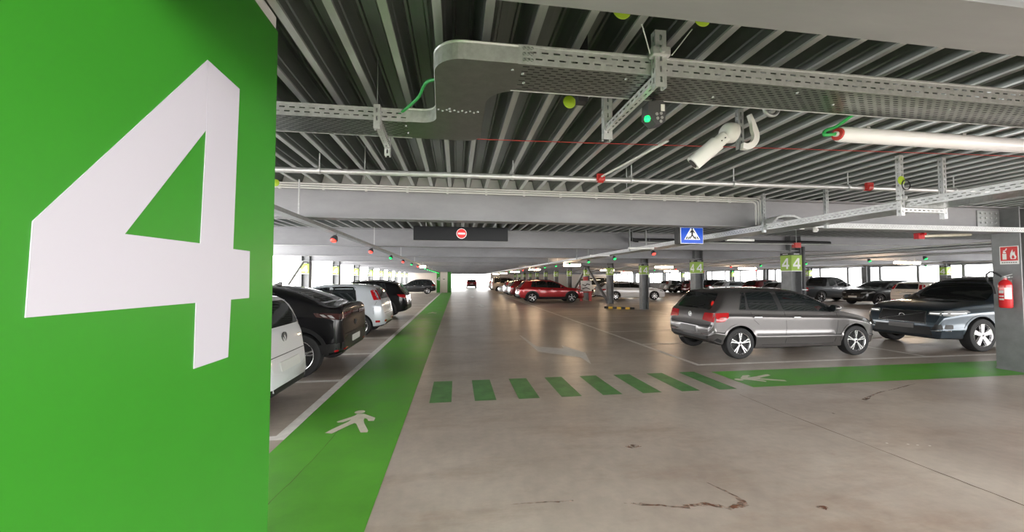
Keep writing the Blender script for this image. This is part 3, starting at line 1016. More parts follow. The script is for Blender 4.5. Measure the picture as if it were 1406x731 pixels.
tag(m.build('drain_pipe', 'black_plastic', None, 50), 'black drain pipe running across below the decking', 'pipe')

# red fire-detection wire and round tags
rw = [(-4.0, 3.43, 2.905), (-1.49, 3.41, 2.9), (.47, 3.36, 2.895), (4.06, 3.15, 2.9), (8, 2.95, 2.9)]
cable('detection_wire', rw, .0035, 'red_wire', 'thin red detection wire stretched under the decking', 'wire', 4)
for i, (x, y, z, lb) in enumerate(((.78, 2.54, 2.885, 'behind the cable tray'), (-2.3, 5.2, 2.87, 'at the end of the white conduits'), (.76, 1.64, 2.90, 'just under the wide overhead beam'), (1.17, 1.64, 2.905, 'near the hanger clamp under the wide beam'), (4.56, 3.272, 2.66, 'on the tall trapeze hanger'))):
    d = MB().lathe([(0, -.004), (.042, -.004), (.046, 0), (.042, .004), (0, .004)], 20, 'y').build('round_tag', 'yellow_disc', None, 50, (x, y, z))
    tag(d, 'round yellow-green tag hanging ' + lb, 'tag')
for (x, y) in ((2.03, 4.3), (5.9, 3.1), (-1.0, 4.3)):
    tag(MB().cyl((x, y, 2.6 if x > 5 else 2.73), (x, y, 3.134), .005, 6).build('drop_rod', 'galv'), 'thin steel rod dropping from the decking', 'rod', 'single drop rods')

# ------------------------------------------------------------------ signs hung over the lane
db = empty('display_board', (.08, 6.6, 2.30), 0, 'long black overhead display board with a round no-entry sign', 'sign')
MB().cbox(-.81, .81, -.03, .03, 0, .235, .006).build('board', 'display', db)
MB().lathe([(0, -.04), (.088, -.04), (.088, -.031)], 28, 'y', (0, 0, .118)).build('sign_rim', 'sign_lit_white', db)
MB().lathe([(0, -.046), (.079, -.046), (.079, -.041)], 28, 'y', (0, 0, .118)).build('sign_disc', 'lit_red', db)
MB().box(-.06, .06, -.051, -.047, .102, .132).build('sign_bar', 'sign_lit_white', db)
for x in (-.6, .0, .6):
    MB().cyl((x, 0, .235), (x, 0, .834), .005, 6).build('suspension', 'galv', db)

ps = empty('crossing_sign', (4.13, 6.2, 2.265), 0, 'blue square pedestrian crossing sign hung over the zebra stripes', 'sign')
MB().cbox(-.24, .23, 0.012, .13, 0, .29, .004).build('box', 'sign_black', ps)
MB().cbox(-.20, .235, -.004, .012, 0, .29, .003).build('border', 'sign_lit_white', ps)
MB().box(-.192, .227, -.008, -.004, .008, .282).build('face', 'sign_blue', ps)
fnp = lambda a, b, t: (a + .018, -t, b)
MB().prism([(-.155, .07), (.155, .07), (.03, .275), (-.03, .275)], fnp, .0085, .011).build('triangle', 'sign_lit_white', ps)
fig = MB()
for poly in (ngon(0, .262, .015, .014, 12), [(-.022, .235), (0, .25), (.022, .235), (.05, .19), (.038, .185), (.018, .21), (.014, .16), (.055, .09), (.035, .085), (0, .14), (-.035, .085), (-.055, .09), (-.014, .16), (-.018, .21), (-.038, .185), (-.05, .19)]):
    fig.prism(poly, fnp, .0112, .013)
fig.build('walking_figure', 'sign_black', ps)
for a in (-.115, -.075, .075, .115):
    sg_ = 1 if a < 0 else -1
    MB().prism([(a - .012, .08), (a + .010, .08), (a + .010 + .022 * sg_, .125), (a - .012 + .022 * sg_, .125)], fnp, .0112, .013).build('zebra_bar', 'sign_black', ps)
for x in (-.12, .12):
    MB().cyl((x, .07, .29), (x, .07, .869), .005, 6).build('suspension', 'galv', ps)

# ------------------------------------------------------------------ extinguisher and its sign
ex = empty('fire_extinguisher', (9.70, 5.43, 1.12), 0, 'red fire extinguisher hung on the grey column', 'fire extinguisher')
MB().lathe([(0, 0), (.07, .0), (.083, .02), (.083, .40), (.075, .45), (.045, .49), (.025, .505), (.025, .53), (0, .53)], 24).build('cylinder', 'red_gloss', ex, 45)
lab = MB()
for (a0, a1, z0, z1) in ((200, 262, .16, .36),):
    ring = [(.0845 * cos(radians(a0 + (a1 - a0) * k / 10)), .0845 * sin(radians(a0 + (a1 - a0) * k / 10))) for k in range(11)]
    lab.add([(x, y, z) for z in (z0, z1) for x, y in ring], [(k, k + 1, 12 + k, 11 + k) for k in range(10)])
lab.build('label_print', 'sign_white', ex, 60)
lab = MB()
ring = [(.0843 * cos(radians(150 + 45 * k / 8)), .0843 * sin(radians(150 + 45 * k / 8))) for k in range(9)]
for z0, z1 in ((.14, .17), (.2, .22), (.26, .31)):
    lab = MB().add([(x, y, z) for z in (z0, z1) for x, y in ring], [(k, k + 1, 10 + k, 9 + k) for k in range(8)])
    lab.build('label_print', 'plate', ex, 60)
MB().box(-.02, .02, -.05, .03, .53, .56).build('valve', 'grey_plastic', ex)
MB().obox((0, .03, .555), (0, -.09, .60), .022, .008).obox((0, .03, .545), (0, -.09, .55), .022, .008).build('lever', 'galv', ex)
MB().cyl((.03, -.02, .545), (-.045, -.02, .545), .014, 10).build('gauge', 'white_plastic', ex)
hs = [(0, .03, .545), (-.02, .10, .62), (-.02, .17, .655), (-.02, .225, .60), (-.03, .215, .49), (-.03, .14, .38), (-.04, .105, .2)]
MB().tube([Vector(hs[min(i // 4, 5)]).lerp(Vector(hs[min(i // 4 + 1, 6)]), (i % 4) / 4) for i in range(25)], .015, 8).build('hose', 'black_plastic', ex, 60)
MB().box(.084, .10, -.03, .03, .30, .50).build('wall_bracket', 'grey_plastic', ex)

es = empty('extinguisher_sign', (9.797, 5.415, 1.90), 0, 'red and white fire extinguisher sign on the column', 'sign')
fx = lambda a, b, t: (-t, -a, b)
MB().prism(rect(-.118, .118, 0, .325), fx, .004, .010).build('plate', 'sign_white', es)
MB().prism(rect(-.107, .107, .062, .313), fx, .0102, .0115).build('red_field', 'sign_red', es)
pic = MB()
for poly in (rect(-.082, -.03, .085, .19), rect(-.075, -.037, .2, .225), [(-.07, .23), (-.03, .25), (-.02, .285), (-.035, .285), (-.045, .258), (-.075, .245)], rect(-.06, -.05, .225, .24)):
    pic.prism(poly, fx, .0116, .0125)
pic.build('bottle_picture', 'sign_white', es)
pic = MB()
for poly in ([(.02, .09), (.08, .09), (.092, .13), (.075, .17), (.07, .23), (.05, .2), (.045, .265), (.02, .2), (.012, .14)],):
    pic.prism(poly, fx, .0116, .0125)
pic.build('flame_picture', 'sign_white', es)
pic = MB().prism([(.035, .1), (.065, .1), (.068, .13), (.052, .165), (.035, .14)], fx, .0126, .0132)
pic.build('flame_core', 'sign_red', es)
pic = MB()
for i in range(7):
    pic.prism(rect(-.095 + .028 * i, -.075 + .028 * i, .022, .04), fx, .0101, .0106)
pic.build('caption', 'plate_grey', es)

# ------------------------------------------------------------------ red hose stand, wheel stop
st = empty('hose_stand', (9.45, 27.0, 0), 0, 'red stand with a white board between the columns behind the red car', 'stand')
for x in (-.35, .35):
    MB().box(x - .09, x + .09, -.08, .08, 0, 1.15).build('leg', 'red_plastic', st)
MB().box(-.5, .5, -.1, .1, .62, .70).build('crossbar', 'red_plastic', st)
MB().box(-.42, .42, -.14, -.11, .72, 1.5).build('board', 'sign_white', st)
MB().prism(strip_poly([(-.3, 1.2), (-.05, 1.12), (.05, 1.25), (.3, 1.2)], .07), lambda a, b, t: (a, -t, b), .141, .145).build('board_mark', 'sign_black', st)
MB().prism(strip_poly([(-.3, .9), (0, .98), (.3, .86)], .06), lambda a, b, t: (a, -t, b), .141, .145).build('board_mark', 'sign_black', st)
MB().box(-.16, .16, -.1, .1, 1.5, 1.78).build('head', 'red_plastic', st)

ws = empty('wheel_stop', (8.75, 19.6, 0), radians(-38), 'low black and yellow wheel stop on the floor beyond the grey hatchback', 'wheel stop')
for i in range(7):
    x = -.8 + .23 * i
    MB().prism([(-.08, 0), (.08, 0), (.05, .11), (-.05, .11)], lambda a, b, t: (t, a, b), x, x + .23).build('segment', 'yellow_paint' if i % 2 else 'rubber', ws)

# ================================================================== CARS
def pchip(pts):
    xs = [p[0] for p in pts]
    ys = [p[1] for p in pts]
    n = len(xs)
    h = [xs[i + 1] - xs[i] for i in range(n - 1)]
    d = [(ys[i + 1] - ys[i]) / h[i] for i in range(n - 1)]
    m = [d[0]] + [0.0] * (n - 2) + [d[-1]]
    for i in range(1, n - 1):
        if d[i - 1] * d[i] > 0:
            w1, w2 = 2 * h[i] + h[i - 1], h[i] + 2 * h[i - 1]
            m[i] = (w1 + w2) / (w1 / d[i - 1] + w2 / d[i])

    def f(x):
        if x <= xs[0]:
            return ys[0]
        if x >= xs[-1]:
            return ys[-1]
        i = 0
        while x > xs[i + 1]:
            i += 1
        t = (x - xs[i]) / h[i]
        return (ys[i] * (1 + 2 * t) * (1 - t) ** 2 + h[i] * m[i] * t * (1 - t) ** 2 + ys[i + 1] * t * t * (3 - 2 * t) + h[i] * m[i + 1] * t * t * (t - 1))
    return f


def rounded(poly, r, n=3):
    out = []
    N = len(poly)
    for i in range(N):
        p, a, b = Vector(poly[i]), Vector(poly[i - 1]), Vector(poly[(i + 1) % N])
        u, v = a - p, b - p
        rr = min(r, u.length * .45, v.length * .45)
        p0, p1 = p + u.normalized() * rr, p + v.normalized() * rr
        for k in range(n + 1):
            t = k / n
            out.append(tuple(p0 * (1 - t) ** 2 + p * 2 * t * (1 - t) + p1 * t * t))
    return out


class Shell:
    def __init__(s, sp):
        s.sp = sp
        s.L, s.W = sp['L'], sp['W'] / 2
        s.top, s.bot, s.belt = pchip(sp['top']), pchip(sp['bot']), pchip(sp['belt'])
        e0, e1 = sp.get('rear_plan', .80), sp.get('front_plan', .66)
        L = s.L
        s.hw = pchip([(0, e0 * s.W), (.03, (e0 + .07) * s.W), (.10, (e0 + .14) * s.W if e0 < .84 else .975 * s.W), (.30, .985 * s.W), (.8, s.W), (L - 1.1, s.W), (L - .7, .985 * s.W),
                      (L - .35, .93 * s.W), (L - .14, .84 * s.W), (L - .05, (e1 + .08) * s.W), (L, e1 * s.W)])
        s.side = sp.get('side', [(0, .972), (.08, .98), (.2, .992), (.4, 1.0), (.62, 1.0), (.78, .992), (.84, .99), (.9, .972), (1.0, .945)])
        ends = [0, .008, .02, .035, .05, .07, .09, .115, .14, .17, .2, .24, .28, .33, .38, .44, .5]
        xs = ends + [.5 + (L - 1.0) * i / 44 for i in range(1, 44)] + [L - e for e in ends[::-1]]
        rings = [s.section(x) for x in xs]
        K = len(rings[0])
        M = 2 * K - 2
        s.mb = MB()
        vs, fs = [], []
        for x, half in zip(xs, rings):
            full = half + [(-y, z) for y, z in half[-2:0:-1]]
            vs += [(x, y, z) for y, z in full]
        for i in range(len(xs) - 1):
            for k in range(M):
                fs.append((i * M + k, i * M + (k + 1) % M, (i + 1) * M + (k + 1) % M, (i + 1) * M + k))
        for i, rev in ((0, True), (len(xs) - 1, False)):
            c = len(vs)
            half = rings[i]
            vs.append((xs[i], 0, (half[0][1] + half[-1][1]) / 2))
            for k in range(M):
                a, b = i * M + k, i * M + (k + 1) % M
                fs.append((b, a, c) if rev else (a, b, c))
        s.mb.add(vs, fs)
        s.bvh = BVHTree.FromPolygons([Vector(v) for v in vs], fs)

    def section(s, x):
        zt, zb, w = s.top(x), s.bot(x), s.hw(x)
        zbt = min(s.belt(x), zt - .03)
        if zbt < zb + .1:
            zbt = zb + (zt - zb) * .7
        zs = zb + min(.12, .3 * (zbt - zb))
        pts = [(0, zb), (.5 * w, zb), (.84 * w, zb), (.93 * w, zb + .25 * (zs - zb))]
        for f, r in s.side:
            pts.append((w * r, zs + f * (zbt - zs)))
        yb = pts[-1][0]
        g = zt - zbt
        cr = min(.045, .35 * g)
        tum = s.sp.get('tumble', .42)
        ge = g - cr
        ys = yb - tum * .8 * ge
        for t in (.2, .4, .6, .8):
            pts.append((yb + (ys - yb) * t / .8 + .012 * sin(pi * t) * min(1, g / .3), zbt + ge * t))
        P0 = Vector((ys, zbt + ge * .8))
        P1 = Vector((ys - tum * .2 * ge - .012, zbt + ge * 1.02))
        P2 = Vector((ys * .74, zt - cr * .45))
        for t in (.25, .5, .75, 1.0):
            q = P0 * (1 - t) ** 2 + P1 * 2 * t * (1 - t) + P2 * t * t
            pts.append((q.x, q.y))
        pts += [(ys * .4, zt - cr * .13), (0, zt)]
        return pts

    # ---- project outlines on to the shell
    def frames(s, view, sgn=1):
        L = s.L
        if view == 'side':
            return (lambda a, b: Vector((a, sgn * 3, b))), Vector((0, -sgn, 0))
        if view == 'rear':
            return (lambda a, b: Vector((-2, a * sgn, b))), Vector((1, 0, 0))
        if view == 'front':
            return (lambda a, b: Vector((L + 2, a * sgn, b))), Vector((-1, 0, 0))
        if view == 'top':
            return (lambda a, b: Vector((a, b * sgn, 4))), Vector((0, 0, -1))

    def hit(s, view, a, b, sgn=1):
        o, d = s.frames(view, sgn)
        r = s.bvh.ray_cast(o(a, b), d)
        if r[0] is None:
            r = s.bvh.find_nearest(o(a, b) + d * (3 if view == 'side' else 2))
        return r[0], r[1]

    def patch(s, mb, poly, view, sgn=1, off=.004, step=.09, rim=.012):
        pts = []
        n = len(poly)
        for i in range(n):
            a, b = Vector(poly[i]), Vector(poly[(i + 1) % n])
            k = max(1, int((b - a).length / step))
            pts += [a.lerp(b, j / k) for j in range(k)]
        nb = len(pts)
        x0, x1 = min(p.x for p in pts), max(p.x for p in pts)
        y0, y1 = min(p.y for p in pts), max(p.y for p in pts)
        allp = list(pts)
        a = x0 + step / 2
        while a < x1:
            b = y0 + step / 2
            while b < y1:
                q = Vector((a, b))
                if inside(q, pts) and min((q - p).length for p in pts) > step * .4:
                    allp.append(q)
                b += step
            a += step
        r = delaunay_2d_cdt(allp, [(i, (i + 1) % nb) for i in range(nb)], [], 1, 1e-7)
        o, d = s.frames(view, sgn)
        vs = []
        for p in r[0]:
            h = s.bvh.ray_cast(o(p.x, p.y), d)
            if h[0] is None:
                h = s.bvh.find_nearest(o(p.x, p.y) + d * (3 - s.W if view == 'side' else 2))
            vs.append(h[0] - d * off)
        fs = [tuple(f) for f in r[2]]
        # rim: outline pushed back into the body
        cnt = {}
        for f in fs:
            for i in range(3):
                e = (f[i], f[(i + 1) % 3])
                cnt[tuple(sorted(e))] = cnt.get(tuple(sorted(e)), 0) + 1
        m0 = len(vs)
        idx = {}
        for (i, j), c in cnt.items():
            if c == 1:
                for q in (i, j):
                    if q not in idx:
                        idx[q] = len(vs)
                        vs.append(vs[q] + d * rim)
                fs.append((i, j, idx[j], idx[i]))
        mb.add(vs, fs)
        return mb


def inside(q, pts):
    c = False
    n = len(pts)
    j = n - 1
    for i in range(n):
        if (pts[i].y > q.y) != (pts[j].y > q.y) and q.x < (pts[j].x - pts[i].x) * (q.y - pts[i].y) / (pts[j].y - pts[i].y) + pts[i].x:
            c = not c
        j = i
    return c


def wheel_meshes(key, r, style, width=.205):
    """tyre and rim about the local y axis, outer side towards +y"""
    rr = r * .70
    w = width / 2
    t = MB()
    t.lathe([(rr * .95, -w * .8), (rr, -w * .92), (r * .9, -w), (r * .965, -w * .9), (r, -w * .6), (r * 1.002, 0), (r, w * .6), (r * .965, w * .9), (r * .9, w), (rr * 1.02, w * .95), (rr, w * .8), (rr * .97, w * .4), (0, w * .3)], 36, 'y')
    tyre = t.mesh('wheel', 'rubber', 40)
    m = MB()
    m.lathe([(rr * .90, w * .55), (rr * .93, w * .78), (rr * .99, w * .86), (rr * 1.005, w * .9), (rr * .985, w * .98), (rr * .94, w * .9), (rr * .90, w * .55)], 36, 'y')
    n, dbl, wd, tw = style
    for k in range(n):
        a0 = 2 * pi * k / n + pi / 2
        for sg in ((-1, 1) if dbl else (0,)):
            aa, ab = a0 + sg * dbl * .55, a0 + sg * dbl + tw
            p0 = Vector((cos(aa) * rr * .16, w * .80, sin(aa) * rr * .16))
            p1 = Vector((cos(ab) * rr * .95, w * .88, sin(ab) * rr * .95))
            d = (p1 - p0).normalized()
            sd = d.cross(Vector((0, 1, 0))).normalized()
            a_, b_ = wd * rr * .75, wd * rr * 1.15
            up, dn = Vector((0, .006, 0)), Vector((0, -.03, 0))
            vs = [p0 - sd * a_ / 2 + dn, p0 + sd * a_ / 2 + dn, p0 + sd * a_ * .4 + up, p0 - sd * a_ * .4 + up,
                  p1 - sd * b_ / 2 + dn, p1 + sd * b_ / 2 + dn, p1 + sd * b_ * .4 + up, p1 - sd * b_ * .4 + up]
            m.add(vs, [(0, 1, 2, 3), (7, 6, 5, 4), (0, 4, 5, 1), (1, 5, 6, 2), (2, 6, 7, 3), (3, 7, 4, 0)])
    m.lathe([(0, w * .9), (rr * .12, w * .9), (rr * .2, w * .82), (rr * .22, w * .5)], 16, 'y')
    rim = m.mesh('rim', 'alloy', 35)
    hub = MB().lathe([(0, w * .93), (rr * .1, w * .93), (rr * .11, w * .89)], 14, 'y').mesh('hub_cap', 'dark_alloy', 40)
    return tyre, rim, hub


def build_type(key, sp):
    """all part meshes of one car kind: list of (name, mesh, material slot, parent index, loc, rotz)"""
    S = Shell(sp)
    L, W = S.L, S.W
    parts = []

    def put(name, mb, m, parent=None, smooth=50, loc=(0, 0, 0), rz=0):
        me = mb.mesh(name, m, smooth) if isinstance(mb, MB) else mb
        parts.append((name, me, parent, loc, rz))
        return len(parts) - 1

    # body with wheel wells cut out
    me = S.mb.mesh('body', ['seam', 'trim_black'], 42)
    for p in me.polygons:
        if p.normal.z < -.6 and p.center.z < .5:
            p.material_index = 1
    ob = bpy.data.objects.new('tmp', me)
    col.objects.link(ob)
    r = sp['r']
    cm = MB()
    cm.cur = 1
    for x in (sp['xr'], sp['xf']):
        for sg in (-1, 1):
            y0, y1 = sg * (W - .30), sg * (W + .3)
            cm.tube([(x, y0, r + .01), (x, y1, r + .01)], r * sp.get('arch', 1.14), 40)
    cme = cm.mesh('cut', ['seam', 'trim_black'])
    bmx = bmesh.new()
    bmx.from_mesh(cme)
    bmesh.ops.recalc_face_normals(bmx, faces=bmx.faces)
    bmx.to_mesh(cme)
    bmx.free()
    bmx = bmesh.new()
    bmx.from_mesh(me)
    bmesh.ops.recalc_face_normals(bmx, faces=bmx.faces)
    bmx.to_mesh(me)
    bmx.free()
    co = bpy.data.objects.new('tmpc', cme)
    col.objects.link(co)
    md = ob.modifiers.new('b', 'BOOLEAN')
    md.operation, md.object, md.solver = 'DIFFERENCE', co, 'EXACT'
    bpy.context.view_layer.update()
    ev = ob.evaluated_get(bpy.context.evaluated_depsgraph_get())
    body = bpy.data.meshes.new_from_object(ev)
    body.name = 'body'
    body.polygons.foreach_set('use_smooth', [True] * len(body.polygons))
    body.set_sharp_from_angle(angle=radians(42))
    bpy.data.objects.remove(ob)
    bpy.data.objects.remove(co)
    put('body', body, None)
    far = sp.get('far', False)
    st = .10 if far else .07

    rail = sp.get('rail', .085)
    zl = lambda x: S.belt(x) + .028
    zu = lambda x: S.top(x) - rail

    def pane_poly(p, grow=0.0):
        xb0, xt0, xb1, xt1 = p
        xb0, xt0, xb1, xt1 = xb0 - grow, xt0 - grow, xb1 + grow * 1.5, xt1 + grow
        low = [(xb0 + (xb1 - xb0) * i / 6, zl(xb0 + (xb1 - xb0) * i / 6) - grow * .8) for i in range(7)]
        up = [(xt1 + (xt0 - xt1) * i / 6, max(zu(xt1 + (xt0 - xt1) * i / 6) + grow * .7, zl(xt1) + .015)) for i in range(7)]
        return low + up

    P = sp['panes']
    whole = (P[0][0], P[0][1], P[-1][2], P[-1][3])
    for sg in (-1, 1):
        put('window_trim', S.patch(MB(), rounded(pane_poly(whole, .025), .03, 2), 'side', sg, .003, st), sp.get('trim', 'trim_black'))
        for p in P:
            put('side_window', S.patch(MB(), rounded(pane_poly(p), sp.get('pane_r', .035), 2), 'side', sg, .007, st), 'glass')
        if sp.get('chrome_line'):
            xs = [whole[0] + (whole[2] - whole[0]) * i / 10 for i in range(11)]
            put('window_strip', S.patch(MB(), strip_poly([(x, zl(x) - .012) for x in xs], .013), 'side', sg, .009, st), 'chrome')
    yb, yt, z0, z1 = sp['rear_win']
    put('rear_window', S.patch(MB(), rounded([(-yb, z0), (yb, z0), (yt, z1), (-yt, z1)], .06), 'rear', 1, .006, st), 'glass')
    yb, yt, z0, z1 = sp['windscreen']
    put('windscreen', S.patch(MB(), rounded([(-yb, z0), (0, z0 - .015), (yb, z0), (yt, z1), (0, z1 + .012), (-yt, z1)], .05), 'front', 1, .006, st), 'glass')

    # lamps
    for sg in (-1, 1):
        m = MB()
        for view, poly in sp.get('tail', []):
            S.patch(m, rounded(poly, .02, 2), view, sg, .008, .05)
        if m.v:
            put('tail_light', m, sp.get('tail_mat', 'tail_red'))
        for view, poly in sp.get('tail_inner', []):
            put('tail_light_bar', S.patch(MB(), rounded(poly, .01, 2), view, sg, .012, .05), sp.get('tail_inner_mat', 'lamp_clear'))
        m = MB()
        for view, poly in sp.get('head', []):
            S.patch(m, rounded(poly, .02, 2), view, sg, .008, .05)
        if m.v:
            put('headlight', m, 'lamp_clear')
        for view, poly in sp.get('head_inner', []):
            put('headlight_bar', S.patch(MB(), poly, view, sg, .013, .05), 'drl')
    for name, view, poly, mm, off, both in sp.get('patches', []):
        for sg in ((-1, 1) if both else (1,)):
            put(name, S.patch(MB(), rounded(poly, .012, 2), view, sg, off, .06 if not far else .08), mm)

    # seams and handles
    for sg in (-1, 1):
        if not far:
            for pl in sp.get('seams', []):
                put('door_seam', S.patch(MB(), strip_poly(pl, .007), 'side', sg, .0015, .08, .006), 'seam')
        for (x, z) in sp.get('handles', []):
            h, n = S.hit('side', x, z, sg)
            m = MB()
            m.cbox(-.095, .095, -.012, .02, -.013, .013, .008)
            put('door_handle', m, sp.get('handle_mat', 'chrome'), None, 50, (h.x, h.y + .012 * sg, h.z), 0 if sg > 0 else pi)
        x, z = sp['mirror']
        h, n = S.hit('side', x, z, sg)
        m = MB()
        m.lathe([(0, -.055), (.05, -.05), (.078, -.02), (.085, .02), (.07, .055), (.0, .062)], 14, 'x')
        m.v = [(vx * 1.1, vy * 1.25, vz * .85) for vx, vy, vz in m.v]
        i = put('wing_mirror', m, 'seam', None, 60, (h.x + .05, sg * (W + .055), z + .02), 0)
        put('mirror_glass', MB().lathe([(0, -.062), (.07, -.06), (.072, -.055)], 14, 'x'), 'glass', i)
        put('mirror_arm', MB().obox((0, 0, -.05), (.02, -sg * .13, -.085), .06, .025), 'trim_black', i)
        # arch lips / cladding
        if sp.get('clad'):
            for x in (sp['xr'], sp['xf']):
                r0, r1 = r * sp.get('arch', 1.14) - .005, r * sp.get('arch', 1.14) + sp['clad']
                a0, a1 = -12, 192
                ring = [(x + r1 * cos(radians(a0 + (a1 - a0) * k / 18)), r + .01 + r1 * sin(radians(a0 + (a1 - a0) * k / 18))) for k in range(19)]
                ring += [(x + r0 * cos(radians(a1 + (a0 - a1) * k / 18)), r + .01 + r0 * sin(radians(a1 + (a0 - a1) * k / 18))) for k in range(19)]
                put('arch_cladding', S.patch(MB(), ring, 'side', sg, .010, .12, .05), sp.get('clad_mat', 'trim_black'))
            xa, xb = sp['xr'] + r * 1.25, sp['xf'] - r * 1.25
            put('sill_cladding', S.patch(MB(), [(xa, S.bot(xa) + .03), (xb, S.bot(xb) + .03), (xb, S.bot(xb) + .17), (xa, S.bot(xa) + .17)], 'side', sg, .010, .3, .03), sp.get('clad_mat', 'trim_black'))
        else:
            for x in (sp['xr'], sp['xf']):
                r0, r1 = r * sp.get('arch', 1.14) - .004, r * sp.get('arch', 1.14) + .035
                ring = [(x + r1 * cos(radians(180 * k / 18)), r + .01 + r1 * sin(radians(180 * k / 18))) for k in range(19)]
                ring += [(x + r0 * cos(radians(180 - 180 * k / 18)), r + .01 + r0 * sin(radians(180 - 180 * k / 18))) for k in range(19)]
                put('arch_lip', S.patch(MB(), ring, 'side', sg, .006, .12, .02), 'seam')
        if sp.get('rails'):
            x0, x1, yr = sp['rails']
            pts = []
            for k in range(11):
                x = x0 + (x1 - x0) * k / 10
                h, n = S.hit('top', x, yr, sg)
                pts.append((x, h.y, h.z + (.045 if 0 < k < 10 else .0)))
            put('roof_rail', MB().tube(pts, .014, 8), sp.get('rail_mat', 'trim_black'), None, 60)
    if sp.get('antenna') is not None:
        x = sp['antenna']
        z = S.top(x)
        if sp.get('shark', True):
            m = MB().prism([(-.09, 0), (.09, 0), (.0, .03), (-.07, .062), (-.1, .06)], lambda a, b, t: (a, t, b), -.022, .022)
            put('antenna', m, 'seam', None, 60, (x, 0, z - .008))
        else:
            put('antenna', MB().tube([(0, 0, 0), (-.16, 0, .14)], .006, 6).lathe([(.03, 0), (.03, .015), (.0, .02)], 12), 'trim_black', None, 60, (x, 0, z - .005))
    for view, z, rad, mm in sp.get('badge', []):
        h, n = S.hit(view, 0, z)
        d = -1 if view == 'rear' else 1
        m = MB()
        m.lathe([(rad * .8, -.004), (rad * .82, .012), (rad, .012), (rad, -.004)], 24, 'x')
        for (a, b) in sp.get('badge_lines', [((-.5, .6), (-.12, -.7)), ((-.12, -.7), (.12, .1)), ((.5, .6), (.12, -.7)), ((-.12, .1), (.12, -.7))]):
            m.obox((.004, a[0] * rad, a[1] * rad), (.004, b[0] * rad, b[1] * rad), .008, rad * .14, up=(1, 0, 0))
        if d < 0:
            m.v = [(-vx, vy, vz) for vx, vy, vz in m.v]
        put('badge', m, mm, None, 40, (h.x, 0, h.z))
    if sp.get('wiper'):
        z = sp['wiper']
        h, n = S.hit('rear', 0, z)
        h2, n = S.hit('rear', -.32, z + .06)
        put('rear_wiper', MB().tube([(h.x - .02, 0, h.z), (h2.x - .02, h2.y, h2.z)], .010, 6), 'trim_black')
    for (y, z) in sp.get('exhaust', []):
        h, n = S.hit('rear', y, z)
        put('exhaust', MB().lathe([(.022, .1), (.03, .1), (.03, -.02), (.024, -.02), (.022, .1)], 14, 'x', (h.x, y, z)), 'chrome')

    tyre, rim, hub = wheel_meshes(key, r, sp.get('rim', (5, .16, .11, 0)), sp.get('tw', .205))
    for x in (sp['xr'], sp['xf']):
        for sg in (1, -1):
            i = put('wheel', tyre, None, None, None, (x, sg * (W - .115), r), 0 if sg > 0 else pi)
            put('rim', rim, None, i)
            if not far:
                put('hub_cap', hub, None, i)
    for x in (sp['xr'], sp['xf']):
        put('axle', MB().cyl((x, -W + .2, r), (x, W - .2, r), .05, 8), 'trim_black')
    return S, parts


BOT = lambda L, z, zr=.34, zf=.26: [(0, zr + .05), (.05, zr), (.35, z + .06), (.9, z), (L - 1.0, z), (L - .4, z + .02), (L - .06, zf), (L, zf + .08)]

